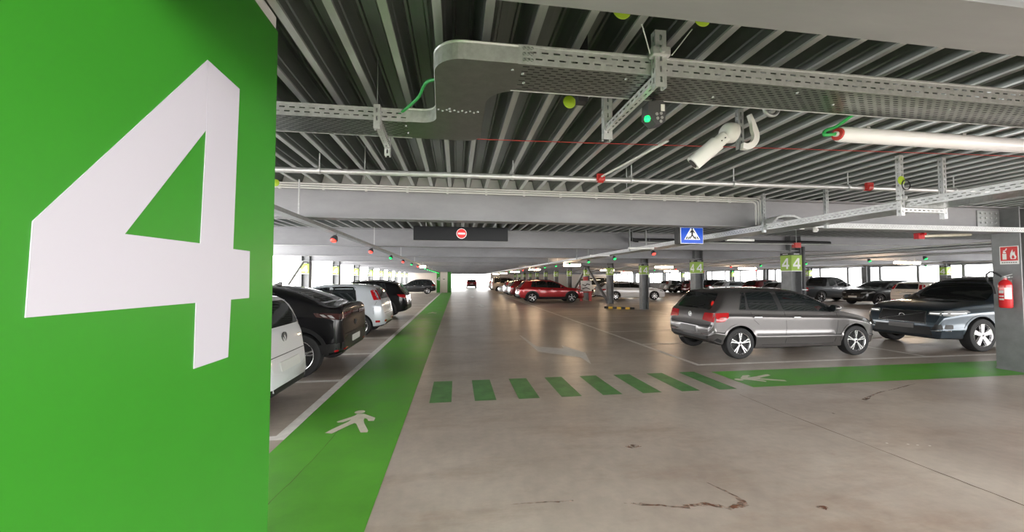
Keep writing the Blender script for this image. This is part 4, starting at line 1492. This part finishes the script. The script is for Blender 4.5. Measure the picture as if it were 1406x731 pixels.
TYPES = {}
TYPES['hatch'] = dict(L=4.06, W=1.75, r=.318, xr=.60, xf=3.35, tumble=.40,
    top=[(0, .60), (.015, .66), (.035, .71), (.06, .84), (.085, .93), (.115, .985), (.25, 1.17), (.385, 1.345), (.43, 1.385), (.60, 1.42), (1.0, 1.445), (1.5, 1.452), (1.95, 1.43), (2.3, 1.355), (2.7, 1.18), (3.0, 1.005), (3.14, .945), (3.4, .89), (3.7, .805), (3.9, .71), (4.0, .62), (4.045, .53), (4.06, .46)],
    belt=[(0, .90), (.5, .985), (1.5, .955), (3.0, .91), (3.6, .80), (4.06, .60)], bot=BOT(4.06, .19, .33, .25),
    side=[(0, .962), (.06, .968), (.13, .982), (.20, 1.0), (.235, .998), (.27, .978), (.45, .984), (.72, .994), (.80, .998), (.825, .996), (.87, .968), (.93, .955), (1.0, .942)],
    panes=[(.62, .79, .76, .83), (.83, .86, 1.52, 1.46), (1.63, 1.58, 2.95, 2.32)], rail=.088, chrome_line=False, pane_r=.05,
    rear_win=(.60, .50, 1.0, 1.335), windscreen=(.70, .55, .995, 1.385), rear_plan=.80,
    tail=[('side', [(.09, .745), (.25, .765), (.33, .85), (.37, .945), (.28, .945), (.10, .935)]), ('rear', [(.44, .775), (.79, .745), (.78, .935), (.47, .93)])],
    tail_inner=[('side', [(.12, .80), (.22, .81), (.24, .85), (.14, .84)]), ('rear', [(.52, .82), (.72, .81), (.72, .84), (.54, .845)])], tail_inner_mat='tail_red',
    head=[('side', [(3.50, .74), (3.62, .80), (3.99, .70), (3.95, .63)]), ('front', [(.45, .62), (.78, .66), (.72, .76), (.42, .70)])],
    patches=[('grille', 'front', [(-.44, .62), (.44, .62), (.42, .70), (-.42, .70)], 'trim_black', .006, False),
             ('air_intake', 'front', [(-.6, .30), (.6, .30), (.55, .44), (-.55, .44)], 'trim_black', .006, False),
             ('number_plate', 'front', [(-.26, .47), (.26, .47), (.26, .57), (-.26, .57)], 'plate', .012, False),
             ('number_plate', 'rear', [(-.27, .50), (.27, .50), (.27, .62), (-.27, .62)], 'plate_grey', .012, False),
             ('bumper_trim', 'rear', [(-.76, .655), (-.40, .635), (.40, .635), (.76, .655), (.74, .70), (.40, .665), (-.40, .665), (-.74, .70)], 'trim_black', .004, False),
             ('bumper_valance', 'rear', [(-.62, .38), (.62, .38), (.70, .46), (.5, .43), (-.5, .43), (-.70, .46)], 'trim_black', .004, False),
             ('reflector', 'rear', [(.45, .47), (.68, .48), (.68, .505), (.45, .495)], 'tail_smoke', .006, True),
             ('plate_recess', 'rear', [(-.34, .475), (.34, .475), (.36, .635), (-.36, .635)], 'seam', .003, False),
             ('lower_bumper', 'side', [(.06, .37), (.20, .33), (.22, .38), (.12, .43)], 'trim_black', .004, True),
             ('side_indicator', 'side', [(3.84, .665), (3.92, .65), (3.93, .68), (3.86, .695)], 'drl', .012, True)],
    seams=[[(1.64, .30), (1.66, .6), (1.64, .95)], [(2.82, .30), (2.88, .6), (2.90, .92)], [(1.02, .70), (.90, .80), (.86, .95)], [(1.1, .28), (2.8, .28)]],
    handles=[(.98, .85), (1.90, .835)], handle_mat='chrome', mirror=(2.70, 1.0), antenna=.62, shark=True, badge=[('rear', .86, .055, 'chrome'), ('front', .69, .06, 'chrome')], wiper=1.03,
    exhaust=[(.42, .31)], rim=(5, .13, .11, 0))

TYPES['suv'] = dict(L=4.70, W=1.92, r=.372, xr=.96, xf=3.83, tumble=.42, clad=.0, arch=1.12,
    top=[(0, .66), (.02, .78), (.045, .86), (.09, 1.05), (.12, 1.10), (.30, 1.34), (.44, 1.50), (.55, 1.62), (1.0, 1.68), (1.7, 1.705), (2.3, 1.685), (2.7, 1.58), (3.1, 1.34), (3.38, 1.17), (3.5, 1.125), (3.9, 1.09), (4.3, 1.03), (4.52, .965), (4.60, .90), (4.65, .78), (4.69, .62), (4.70, .56)],
    belt=[(0, 1.02), (.6, 1.10), (1.5, 1.06), (3.3, 1.02), (4.2, .95), (4.7, .80)], bot=BOT(4.70, .24, .36, .26), front_plan=.72,
    side=[(0, .962), (.08, .972), (.16, .99), (.22, 1.0), (.28, .984), (.5, .985), (.7, .992), (.8, .998), (.86, .985), (.92, .965), (1.0, .945)],
    panes=[(.72, .90, 1.02, 1.10), (1.12, 1.18, 1.92, 1.88), (2.02, 1.98, 3.22, 2.72)], rail=.10, chrome_line=True,
    rear_win=(.62, .55, 1.13, 1.50), windscreen=(.76, .60, 1.135, 1.60),
    tail=[('side', [(.03, .84), (.25, .86), (.20, 1.05), (.42, 1.40), (.36, 1.38), (.10, 1.06)]), ('rear', [(.55, .86), (.86, .86), (.83, 1.05), (.7, 1.05)])],
    head=[('side', [(4.10, .885), (4.16, .93), (4.52, .90), (4.62, .80), (4.50, .785)]), ('front', [(.50, .80), (.86, .80), (.82, .915), (.52, .885)])],
    head_inner=[('front', [(.54, .832), (.80, .842), (.80, .856), (.54, .846)]), ('side', [(4.2, .86), (4.48, .842), (4.48, .856), (4.21, .875)])],
    patches=[('grille_frame', 'front', [(-.50, .60), (.50, .60), (.47, .885), (-.47, .885)], 'chrome', .008, False),
             ('grille', 'front', [(-.475, .615), (.475, .615), (.445, .87), (-.445, .87)], 'trim_black', .013, False),
             ('grille_bar', 'front', [(-.43, .64), (-.38, .64), (.43, .845), (.38, .845)], 'chrome', .017, False),
             ('air_intake', 'front', [(-.62, .34), (.62, .34), (.56, .53), (-.56, .53)], 'trim_black', .006, False),
             ('number_plate', 'front', [(-.26, .47), (.26, .47), (.26, .58), (-.26, .58)], 'plate_grey', .02, False),
             ('fog_intake', 'front', [(.60, .47), (.84, .50), (.84, .60), (.66, .60)], 'trim_black', .007, True),
             ('bumper_trim', 'front', [(.58, .435), (.83, .455), (.83, .47), (.58, .45)], 'chrome', .009, True),
             ('number_plate', 'rear', [(-.26, .70), (.26, .70), (.26, .81), (-.26, .81)], 'plate', .012, False),
             ('rear_valance', 'rear', [(-.7, .40), (.7, .40), (.7, .55), (-.7, .55)], 'trim_black', .005, False),
             ('side_moulding', 'side', [(1.5, .40), (3.25, .40), (3.25, .425), (1.5, .425)], 'chrome', .006, True)],
    seams=[[(1.95, .38), (1.97, .7), (1.97, 1.08)], [(3.08, .38), (3.18, .7), (3.2, 1.06)], [(1.42, .78), (1.22, .92), (1.12, 1.08)], [(1.5, .36), (3.1, .36)], [(3.42, 1.1), (3.44, .98), (4.15, .93)]],
    handles=[(1.35, .93), (2.26, .92)], handle_mat='seam', mirror=(2.98, 1.12), antenna=.9, badge=[('front', .745, .062, 'chrome'), ('rear', .93, .05, 'chrome')],
    badge_lines=[((-.6, 0), (.6, 0))], rails=(.8, 2.5, .60), rail_mat='chrome', rim=(5, 0, .42, 0), tw=.235)

TYPES['coupe_suv'] = dict(badge_lines=[], L=4.60, W=1.86, r=.365, xr=.68, xf=3.74, tumble=.44, clad=.055, arch=1.13,
    top=[(0, .62), (.008, .80), (.02, 1.00), (.04, 1.13), (.06, 1.185), (.10, 1.20), (.18, 1.185), (.26, 1.19), (.55, 1.31), (.95, 1.45), (1.3, 1.52), (1.9, 1.55), (2.4, 1.52), (2.8, 1.36), (3.2, 1.17), (3.42, 1.07), (3.6, 1.03), (4.2, .97), (4.45, .88), (4.55, .74), (4.60, .55)],
    belt=[(0, 1.04), (.5, 1.13), (1.5, 1.07), (3.4, .97), (4.2, .90), (4.60, .75)], bot=BOT(4.60, .24, .36, .27), rear_plan=.83,
    panes=[(1.0, 1.15, 1.34, 1.36), (1.42, 1.45, 2.05, 2.0), (2.15, 2.1, 3.25, 2.78)], rail=.10,
    rear_win=(.62, .52, 1.215, 1.47), windscreen=(.72, .56, 1.08, 1.46),
    tail=[('side', [(.05, .95), (.40, 1.0), (.46, 1.07), (.05, 1.05)]), ('rear', [(.28, .98), (.84, .95), (.84, 1.05), (.30, 1.05)])], tail_mat='tail_smoke',
    tail_inner=[('side', [(.10, .97), (.17, .98), (.24, 1.03), (.17, 1.025)]), ('side', [(.22, .99), (.29, 1.0), (.36, 1.045), (.29, 1.04)])],
    head=[('side', [(4.1, .80), (4.16, .86), (4.58, .76), (4.5, .72)]), ('front', [(.46, .72), (.84, .74), (.8, .83), (.5, .78)])],
    patches=[('number_plate', 'rear', [(-.26, .50), (.26, .50), (.26, .61), (-.26, .61)], 'plate', .014, False),
             ('rear_bumper', 'rear', [(-.80, .42), (.80, .42), (.80, .56), (.45, .66), (-.45, .66), (-.80, .56)], 'trim_black', .006, False),
             ('rear_bumper', 'side', [(.04, .42), (.40, .36), (.52, .36), (.50, .52), (.04, .56)], 'trim_black', .008, True),
             ('reflector', 'side', [(.06, .415), (.12, .41), (.12, .44), (.06, .445)], 'tail_red', .012, True),
             ('reflector', 'rear', [(.55, .43), (.75, .43), (.75, .455), (.55, .455)], 'tail_red', .012, True),
             ('tailgate_seam', 'rear', [(-.74, .68), (.74, .68), (.74, .69), (-.74, .69)], 'seam', .004, False),
             ('grille', 'front', [(-.5, .4), (.5, .4), (.55, .74), (-.55, .74)], 'trim_black', .006, False),
             ('number_plate', 'front', [(-.26, .45), (.26, .45), (.26, .56), (-.26, .56)], 'plate', .012, False)],
    seams=[[(2.1, .36), (2.12, .7), (2.1, 1.05)], [(3.1, .36), (3.16, .95)], [(1.2, .74), (1.3, .88), (1.38, 1.05)]],
    handles=[(1.5, .92), (2.4, .90)], handle_mat='seam', mirror=(2.92, 1.08), antenna=1.42, badge=[('rear', .83, .05, 'dark_alloy')], rim=(5, .13, .13, .12), tw=.215, wiper=None)

TYPES['supermini'] = dict(badge_lines=[], L=4.05, W=1.70, r=.312, xr=.66, xf=3.17, tumble=.40,
    top=[(0, .60), (.02, .68), (.05, .78), (.09, .95), (.14, 1.09), (.24, 1.28), (.31, 1.375), (.38, 1.42), (.6, 1.46), (1.1, 1.49), (1.7, 1.475), (2.1, 1.40), (2.6, 1.16), (2.85, 1.02), (3.0, .98), (3.5, .90), (3.85, .78), (4.0, .62), (4.05, .48)],
    belt=[(0, .93), (.5, 1.01), (1.5, .96), (2.8, .92), (3.5, .84), (4.05, .7)], bot=BOT(4.05, .20, .30, .25),
    panes=[(.78, .86, 1.45, 1.42), (1.55, 1.52, 2.72, 2.18)], rail=.09,
    rear_win=(.56, .48, 1.06, 1.36), windscreen=(.68, .53, 1.0, 1.42), rear_plan=.76,
    tail=[('side', [(.10, 1.05), (.30, 1.03), (.42, 1.30), (.28, 1.34), (.20, 1.27)]), ('rear', [(.60, 1.05), (.73, 1.04), (.64, 1.32), (.54, 1.3)])], tail_mat='tail_red',
    tail_inner=[('side', [(.15, 1.08), (.21, 1.075), (.31, 1.28), (.26, 1.29)])],
    head=[('side', [(3.35, .76), (3.5, .85), (3.95, .68), (3.9, .62)]), ('front', [(.45, .66), (.75, .68), (.68, .8), (.48, .76)])],
    patches=[('number_plate', 'rear', [(-.26, .74), (.26, .74), (.26, .85), (-.26, .85)], 'plate', .014, False),
             ('plate_garnish', 'rear', [(-.45, .86), (.45, .86), (.45, .90), (-.45, .90)], 'chrome', .012, False),
             ('reflector', 'side', [(.12, .40), (.24, .40), (.24, .46), (.12, .46)], 'tail_red', .008, True),
             ('reflector', 'rear', [(.42, .40), (.66, .41), (.66, .465), (.42, .455)], 'tail_red', .008, True),
             ('lower_bumper', 'rear', [(-.5, .32), (.5, .32), (.55, .38), (-.55, .38)], 'trim_black', .006, False),
             ('tailgate_seam', 'rear', [(-.66, .655), (.66, .655), (.66, .665), (-.66, .665)], 'seam', .004, False),
             ('grille', 'front', [(-.5, .34), (.5, .34), (.45, .5), (-.45, .5)], 'trim_black', .006, False)],
    seams=[[(1.5, .3), (1.52, .97)], [(2.6, .3), (2.66, .95)], [(1.1, .66), (.98, .8), (.86, 1.0)], [(.22, 1.0), (.30, .8), (.29, .64)]],
    handles=[(1.1, .87), (1.85, .86)], handle_mat='seam', mirror=(2.4, 1.0), antenna=.5, shark=False, badge=[('rear', .95, .045, 'chrome'), ('front', .62, .05, 'chrome')], rim=(6, .16, .07, 0))

TYPES['crossover'] = dict(badge_lines=[], L=4.35, W=1.82, r=.35, xr=.86, xf=3.46, tumble=.42, clad=.06,
    top=[(0, .60), (.02, .74), (.045, .84), (.08, .98), (.12, 1.06), (.26, 1.24), (.38, 1.40), (.44, 1.465), (.52, 1.49), (.9, 1.54), (1.5, 1.565), (2.1, 1.54), (2.5, 1.44), (2.9, 1.24), (3.12, 1.10), (3.3, 1.05), (3.9, .98), (4.18, .86), (4.3, .7), (4.35, .52)],
    belt=[(0, .97), (.5, 1.08), (1.5, 1.02), (3.0, .98), (3.9, .88), (4.35, .74)], bot=BOT(4.35, .23, .36, .26), rear_plan=.76,
    panes=[(.80, .92, 1.08, 1.10), (1.16, 1.18, 1.80, 1.76), (1.9, 1.86, 2.96, 2.5)], rail=.10,
    rear_win=(.58, .50, 1.09, 1.42), windscreen=(.72, .56, 1.09, 1.48),
    tail=[('side', [(.02, .86), (.28, .90), (.40, 1.02), (.06, 1.0)]), ('rear', [(.42, .88), (.82, .86), (.82, .98), (.45, .98)])],
    tail_inner=[('rear', [(.5, .91), (.74, .9), (.74, .93), (.52, .935)]), ('side', [(.08, .92), (.24, .935), (.27, .955), (.10, .945)])], tail_inner_mat='tail_red',
    head=[('side', [(3.75, .80), (3.85, .88), (4.24, .76), (4.2, .70)]), ('front', [(.44, .72), (.80, .74), (.74, .84), (.48, .80)])],
    patches=[('number_plate', 'rear', [(-.26, .66), (.26, .66), (.26, .77), (-.26, .77)], 'plate', .014, False),
             ('rear_bumper', 'rear', [(-.78, .40), (.78, .40), (.78, .52), (.4, .58), (-.4, .58), (-.78, .52)], 'trim_black', .006, False),
             ('bumper_trim', 'rear', [(.40, .565), (.74, .60), (.74, .63), (.40, .59)], 'dark_alloy', .010, True),
             ('grille', 'front', [(-.45, .5), (.45, .5), (.42, .74), (-.42, .74)], 'trim_black', .006, False),
             ('number_plate', 'front', [(-.26, .46), (.26, .46), (.26, .57), (-.26, .57)], 'plate', .012, False)],
    seams=[[(1.86, .34), (1.88, 1.03)], [(2.84, .34), (2.9, 1.0)], [(1.34, .70), (1.2, .86), (1.14, 1.04)]],
    handles=[(1.32, .90), (2.14, .89)], handle_mat='chrome', mirror=(2.66, 1.08), antenna=.7, rails=(.7, 2.2, .56), badge=[('rear', .86, .05, 'chrome'), ('front', .66, .055, 'chrome')], rim=(5, .15, .10, 0))

TYPES['wagon'] = dict(L=4.76, W=1.84, r=.33, xr=1.0, xf=3.82, tumble=.42,
    top=[(0, .58), (.02, .68), (.05, .86), (.09, .96), (.3, 1.15), (.5, 1.31), (.6, 1.355), (.9, 1.40), (1.7, 1.435), (2.3, 1.41), (2.7, 1.30), (3.1, 1.10), (3.3, .99), (3.45, .96), (4.2, .88), (4.55, .77), (4.7, .62), (4.76, .5)],
    belt=[(0, .9), (.6, .97), (1.5, .95), (3.3, .91), (4.2, .82), (4.76, .7)], bot=BOT(4.76, .18, .32, .22),
    panes=[(.68, .92, 1.22, 1.24), (1.30, 1.32, 2.05, 2.0), (2.14, 2.1, 3.14, 2.66)], rail=.085, chrome_line=True,
    rear_win=(.6, .5, .98, 1.30), windscreen=(.72, .56, .99, 1.36),
    tail=[('side', [(.02, .74), (.3, .76), (.34, .86), (.06, .88)]), ('rear', [(.4, .75), (.84, .74), (.84, .87), (.42, .86)])],
    head=[('side', [(4.2, .68), (4.3, .78), (4.66, .68), (4.6, .62)]), ('front', [(.46, .62), (.82, .64), (.76, .74), (.5, .7)])],
    patches=[('number_plate', 'rear', [(-.26, .6), (.26, .6), (.26, .71), (-.26, .71)], 'plate', .014, False),
             ('grille', 'front', [(-.42, .4), (.42, .4), (.4, .74), (-.4, .74)], 'trim_black', .006, False)],
    seams=[[(2.1, .3), (2.1, .95)], [(3.1, .3), (3.14, .92)], [(1.5, .66), (1.36, .8), (1.28, .96)]],
    handles=[(1.5, .84), (2.4, .83)], handle_mat='seam', mirror=(2.86, 1.0), antenna=.8, rails=(.8, 2.3, .56), rail_mat='chrome', rim=(8, 0, .13, 0), far=True)

TYPES['pickup'] = dict(L=5.3, W=1.88, r=.385, xr=1.15, xf=4.35, tumble=.36, clad=.05, rear_plan=.9, arch=1.15,
    top=[(0, .62), (.012, .95), (.03, 1.06), (.06, 1.09), (1.5, 1.12), (1.62, 1.16), (1.70, 1.45), (1.78, 1.66), (1.9, 1.74), (2.3, 1.79), (2.8, 1.77), (3.1, 1.68), (3.45, 1.42), (3.7, 1.22), (3.85, 1.17), (4.7, 1.10), (5.05, 1.0), (5.2, .82), (5.3, .6)],
    belt=[(0, 1.0), (1.5, 1.08), (2.5, 1.10), (3.7, 1.06), (4.7, .98), (5.3, .8)], bot=BOT(5.3, .30, .46, .34),
    panes=[(1.90, 1.96, 2.46, 2.42), (2.56, 2.52, 3.5, 3.06)], rail=.11,
    rear_win=(.55, .5, 1.28, 1.62), windscreen=(.72, .58, 1.2, 1.68),
    tail=[('side', [(.02, .78), (.14, .78), (.14, 1.02), (.03, 1.02)]), ('rear', [(.72, .76), (.90, .76), (.90, 1.02), (.74, 1.02)])],
    head=[('side', [(4.75, .88), (4.85, .98), (5.18, .88), (5.12, .80)]), ('front', [(.5, .80), (.86, .82), (.8, .94), (.54, .9)])],
    patches=[('number_plate', 'rear', [(-.26, .56), (.26, .56), (.26, .67), (-.26, .67)], 'plate', .014, False),
             ('bed_cover', 'top', [(.1, -.76), (1.5, -.76), (1.5, .76), (.1, .76)], 'trim_black', .012, False),
             ('rear_bumper', 'rear', [(-.82, .5), (.82, .5), (.82, .62), (-.82, .62)], 'chrome', .02, False),
             ('front_arch_trim', 'side', [(4.72, .50), (5.1, .46), (5.12, .62), (4.9, .80), (4.8, .80), (4.74, .66)], 'lamp_clear', .008, True),
             ('grille', 'front', [(-.5, .55), (.5, .55), (.48, .88), (-.48, .88)], 'trim_black', .006, False)],
    seams=[[(1.64, .4), (1.66, 1.1)], [(2.5, .42), (2.52, 1.1)], [(3.5, .42), (3.56, 1.06)]],
    handles=[(2.06, .98), (2.66, .97)], handle_mat='chrome', mirror=(3.3, 1.18), rim=(6, .12, .1, 0), tw=.25, far=True)

TYPES['van'] = dict(L=4.40, W=1.84, r=.325, xr=.80, xf=3.52, tumble=.24, rear_plan=.88,
    top=[(0, .55), (.012, .8), (.03, 1.1), (.06, 1.4), (.10, 1.65), (.16, 1.77), (.3, 1.81), (1.5, 1.83), (2.3, 1.80), (2.6, 1.70), (3.0, 1.44), (3.3, 1.2), (3.45, 1.12), (4.0, .98), (4.25, .86), (4.36, .68), (4.4, .5)],
    belt=[(0, 1.0), (.6, 1.1), (2.0, 1.06), (3.3, 1.0), (4.0, .9), (4.4, .76)], bot=BOT(4.4, .2, .32, .24),
    panes=[(.28, .34, 1.0, 1.0), (1.12, 1.12, 1.95, 1.9), (2.05, 2.0, 3.16, 2.6)], rail=.13,
    rear_win=(.64, .56, 1.08, 1.62), windscreen=(.74, .6, 1.15, 1.70),
    tail=[('side', [(.02, .75), (.10, .75), (.12, 1.2), (.05, 1.2)]), ('rear', [(.7, .75), (.88, .75), (.84, 1.2), (.72, 1.2)])],
    head=[('side', [(3.85, .74), (3.95, .9), (4.3, .74), (4.25, .66)]), ('front', [(.44, .66), (.8, .7), (.72, .86), (.5, .8)])],
    patches=[('number_plate', 'rear', [(-.26, .6), (.26, .6), (.26, .71), (-.26, .71)], 'plate', .014, False),
             ('grille', 'front', [(-.45, .4), (.45, .4), (.45, .6), (-.45, .6)], 'trim_black', .006, False)],
    seams=[[(1.05, .3), (1.06, 1.05)], [(2.0, .3), (2.0, 1.05)]],
    handles=[(1.25, .95), (2.2, .94)], handle_mat='trim_black', mirror=(2.9, 1.15), rim=(7, 0, .16, 0), far=True)

TYPES['city'] = dict(TYPES['supermini'], W=1.66, rear_plan=.56, badge=[('rear', .93, .062, 'dark_alloy')], badge_lines=[((-.5, .5), (.5, .5)), ((.5, .5), (-.3, -.6)), ((-.3, -.6), (.5, -.6))],
    tail=[('side', [(.12, .90), (.22, .90), (.23, 1.10), (.14, 1.10)]), ('rear', [(.60, .90), (.72, .90), (.70, 1.08), (.60, 1.08)])], tail_mat='tail_smoke', tail_inner=[],
    patches=[('number_plate', 'rear', [(-.26, .56), (.26, .56), (.26, .67), (-.26, .67)], 'plate', .014, False),
             ('bumper_seam', 'rear', [(-.70, .735), (.70, .735), (.70, .742), (-.70, .742)], 'seam', .004, False),
             ('lower_bumper', 'rear', [(-.5, .32), (.5, .32), (.55, .40), (-.55, .40)], 'trim_black', .006, False)])
for key in ('supermini', 'crossover'):
    f = dict(TYPES[key])
    f['far'] = True
    TYPES[key + '_far'] = f

BUILT = {}
PAINT = {}


def paint(name, c, metal=.55, rough=.32, spec=.5, coat=1.0):
    PAINT[name] = mat('paint_' + name, c, rough, metal, coat=coat, noise=.03, nscale=220, spec=spec)


paint('grey', (.125, .118, .118), .7, .30)
paint('blue_grey', (.042, .060, .078), .6, .3)
paint('black', (.004, .004, .005), 0, .5, .08, .7)
paint('white', (.66, .67, .69), .0, .35)
paint('silver_white', (.58, .62, .66), .2, .33)
paint('dark', (.012, .013, .015), 0, .45, .15, .8)
paint('red', (.42, .012, .016), .35, .3)
paint('dark_red', (.17, .010, .014), .35, .3)
paint('charcoal', (.055, .06, .065), .6, .32)
paint('pale_pink', (.74, .66, .60), .0, .35)
paint('silver', (.42, .42, .43), .75, .3)
paint('beige', (.45, .38, .32), .3, .35)


def car(key, colour, loc, rz, label, sx=1.0, group=None, skip=()):
    """one car: loc is the ground point under the middle of the car"""
    if key not in BUILT:
        BUILT[key] = build_type(key, TYPES[key])
    S, parts = BUILT[key]
    c = empty('car', (loc[0], loc[1], 0), rz, label, 'car', group)
    objs = []
    for name, me, par, l, r in parts:
        o = bpy.data.objects.new(name, me)
        col.objects.link(o)
        objs.append(o)
        if name in skip:
            bpy.data.objects.remove(o)
            continue
        if par is None:
            o.parent = c
            o.location = ((l[0] - S.L / 2) * sx, l[1], l[2])
            o.scale = (sx, 1, 1) if name not in ('wheel',) else (1, 1, 1)
        else:
            o.parent = objs[par]
            o.location = l
        o.rotation_euler = (0, 0, r)
        if o.material_slots and o.material_slots[0].material == MATS['seam'] and name in ('body', 'wing_mirror', 'arch_lip', 'antenna', 'door_handle', 'plate_recess'):
            o.material_slots[0].link = 'OBJECT'
            o.material_slots[0].material = PAINT[colour]
        elif me.materials and me.materials[0] == MATS['seam'] and name == 'body':
            pass
    return c

# ------------------------------------------------------------------ parked cars
car('hatch', 'grey', (7.16, 7.86), 0, 'silver-grey five-door hatchback parked tail out beside the crosswalk')
car('suv', 'blue_grey', (13.15, 7.86), pi, 'dark blue-grey SUV parked nose to nose with the grey hatchback', 1.0)
car('city', 'white', (-4.03, 5.02), pi, 'white hatchback with its tail just past the numbered green wall')
car('coupe_suv', 'black', (-4.2, 7.62), pi, 'glossy black coupe-shaped SUV parked next to the white hatchback')
car('supermini', 'silver_white', (-4.05, 12.0), pi, 'white supermini with tall tail lamps between two black cars')
car('crossover', 'black', (-4.15, 16.6), pi, 'black crossover with a roof spoiler parked beyond the white supermini')
car('crossover_far', 'dark', (-4.45, 42.4), pi, 'dark SUV parked alone near the green and white stair block')
# tails along the right of the lane
car('crossover', 'red', (6.55, 26.4), 0, 'bright red SUV parked first in the row of tails', 1.08)
car('crossover_far', 'dark_red', (6.6, 32.3), 0, 'dark red crossover parked just beyond the bright red SUV')
car('supermini_far', 'silver', (6.6, 37.2), 0, 'silver hatchback parked beyond the dark red crossover')
car('supermini_far', 'white', (6.6, 41.8), pi, 'white hatchback parked nose out beyond the silver one')
car('van', 'beige', (6.7, 49.2), 0, 'beige van parked far down the lane')
car('supermini_far', 'silver_white', (6.6, 56.0), 0, 'white hatchback parked far down the lane beyond the beige van')
car('crossover_far', 'dark_red', (2.6, 68.5), pi / 2, 'red car driving off at the bright far end of the lane')
# second row
car('wagon', 'white', (13.5, 28.3), 0, 'white estate car seen between two columns', 1.12)
car('van', 'white', (13.4, 33.2), 0, 'white van parked behind the red hose stand')
# row along the far open side
far_row = [('crossover_far', 'dark', 13.2, 'dark crossover in the far row behind the blue-grey SUV', 0), ('supermini_far', 'black', 15.5, 'black hatchback in the far row next to the dark crossover', 0),
           ('supermini_far', 'pale_pink', 17.9, 'small pale car showing its tail beyond the blue-grey SUV', 0), ('crossover_far', 'dark', 20.6, 'dark crossover between the pickup and the small pale car', pi),
           ('pickup', 'charcoal', 24.2, 'dark grey pickup truck parked broadside beyond the grey hatchback', 0), ('wagon', 'silver', 26.9, 'silver estate car half hidden by the pickup truck', 0),
           ('crossover_far', 'dark_red', 29.3, 'dark crossover beyond the silver estate in the far row', 0), ('wagon', 'silver_white', 33.0, 'pale estate car above the roof of the grey hatchback', 0),
           ('crossover_far', 'black', 35.4, 'black crossover in the far row past the pale estate', 0), ('supermini_far', 'dark_red', 38.6, 'dark red hatchback in the far row beside the signed column', 0),
           ('crossover_far', 'black', 40.9, 'black crossover in the far row by the dark red hatchback', pi), ('supermini_far', 'white', 43.2, 'white hatchback at the end of the far row', 0)]
for k, c_, y, lb, rz in far_row:
    car(k, c_, (26.9 if k == 'pickup' else 26.9, y), rz, lb)
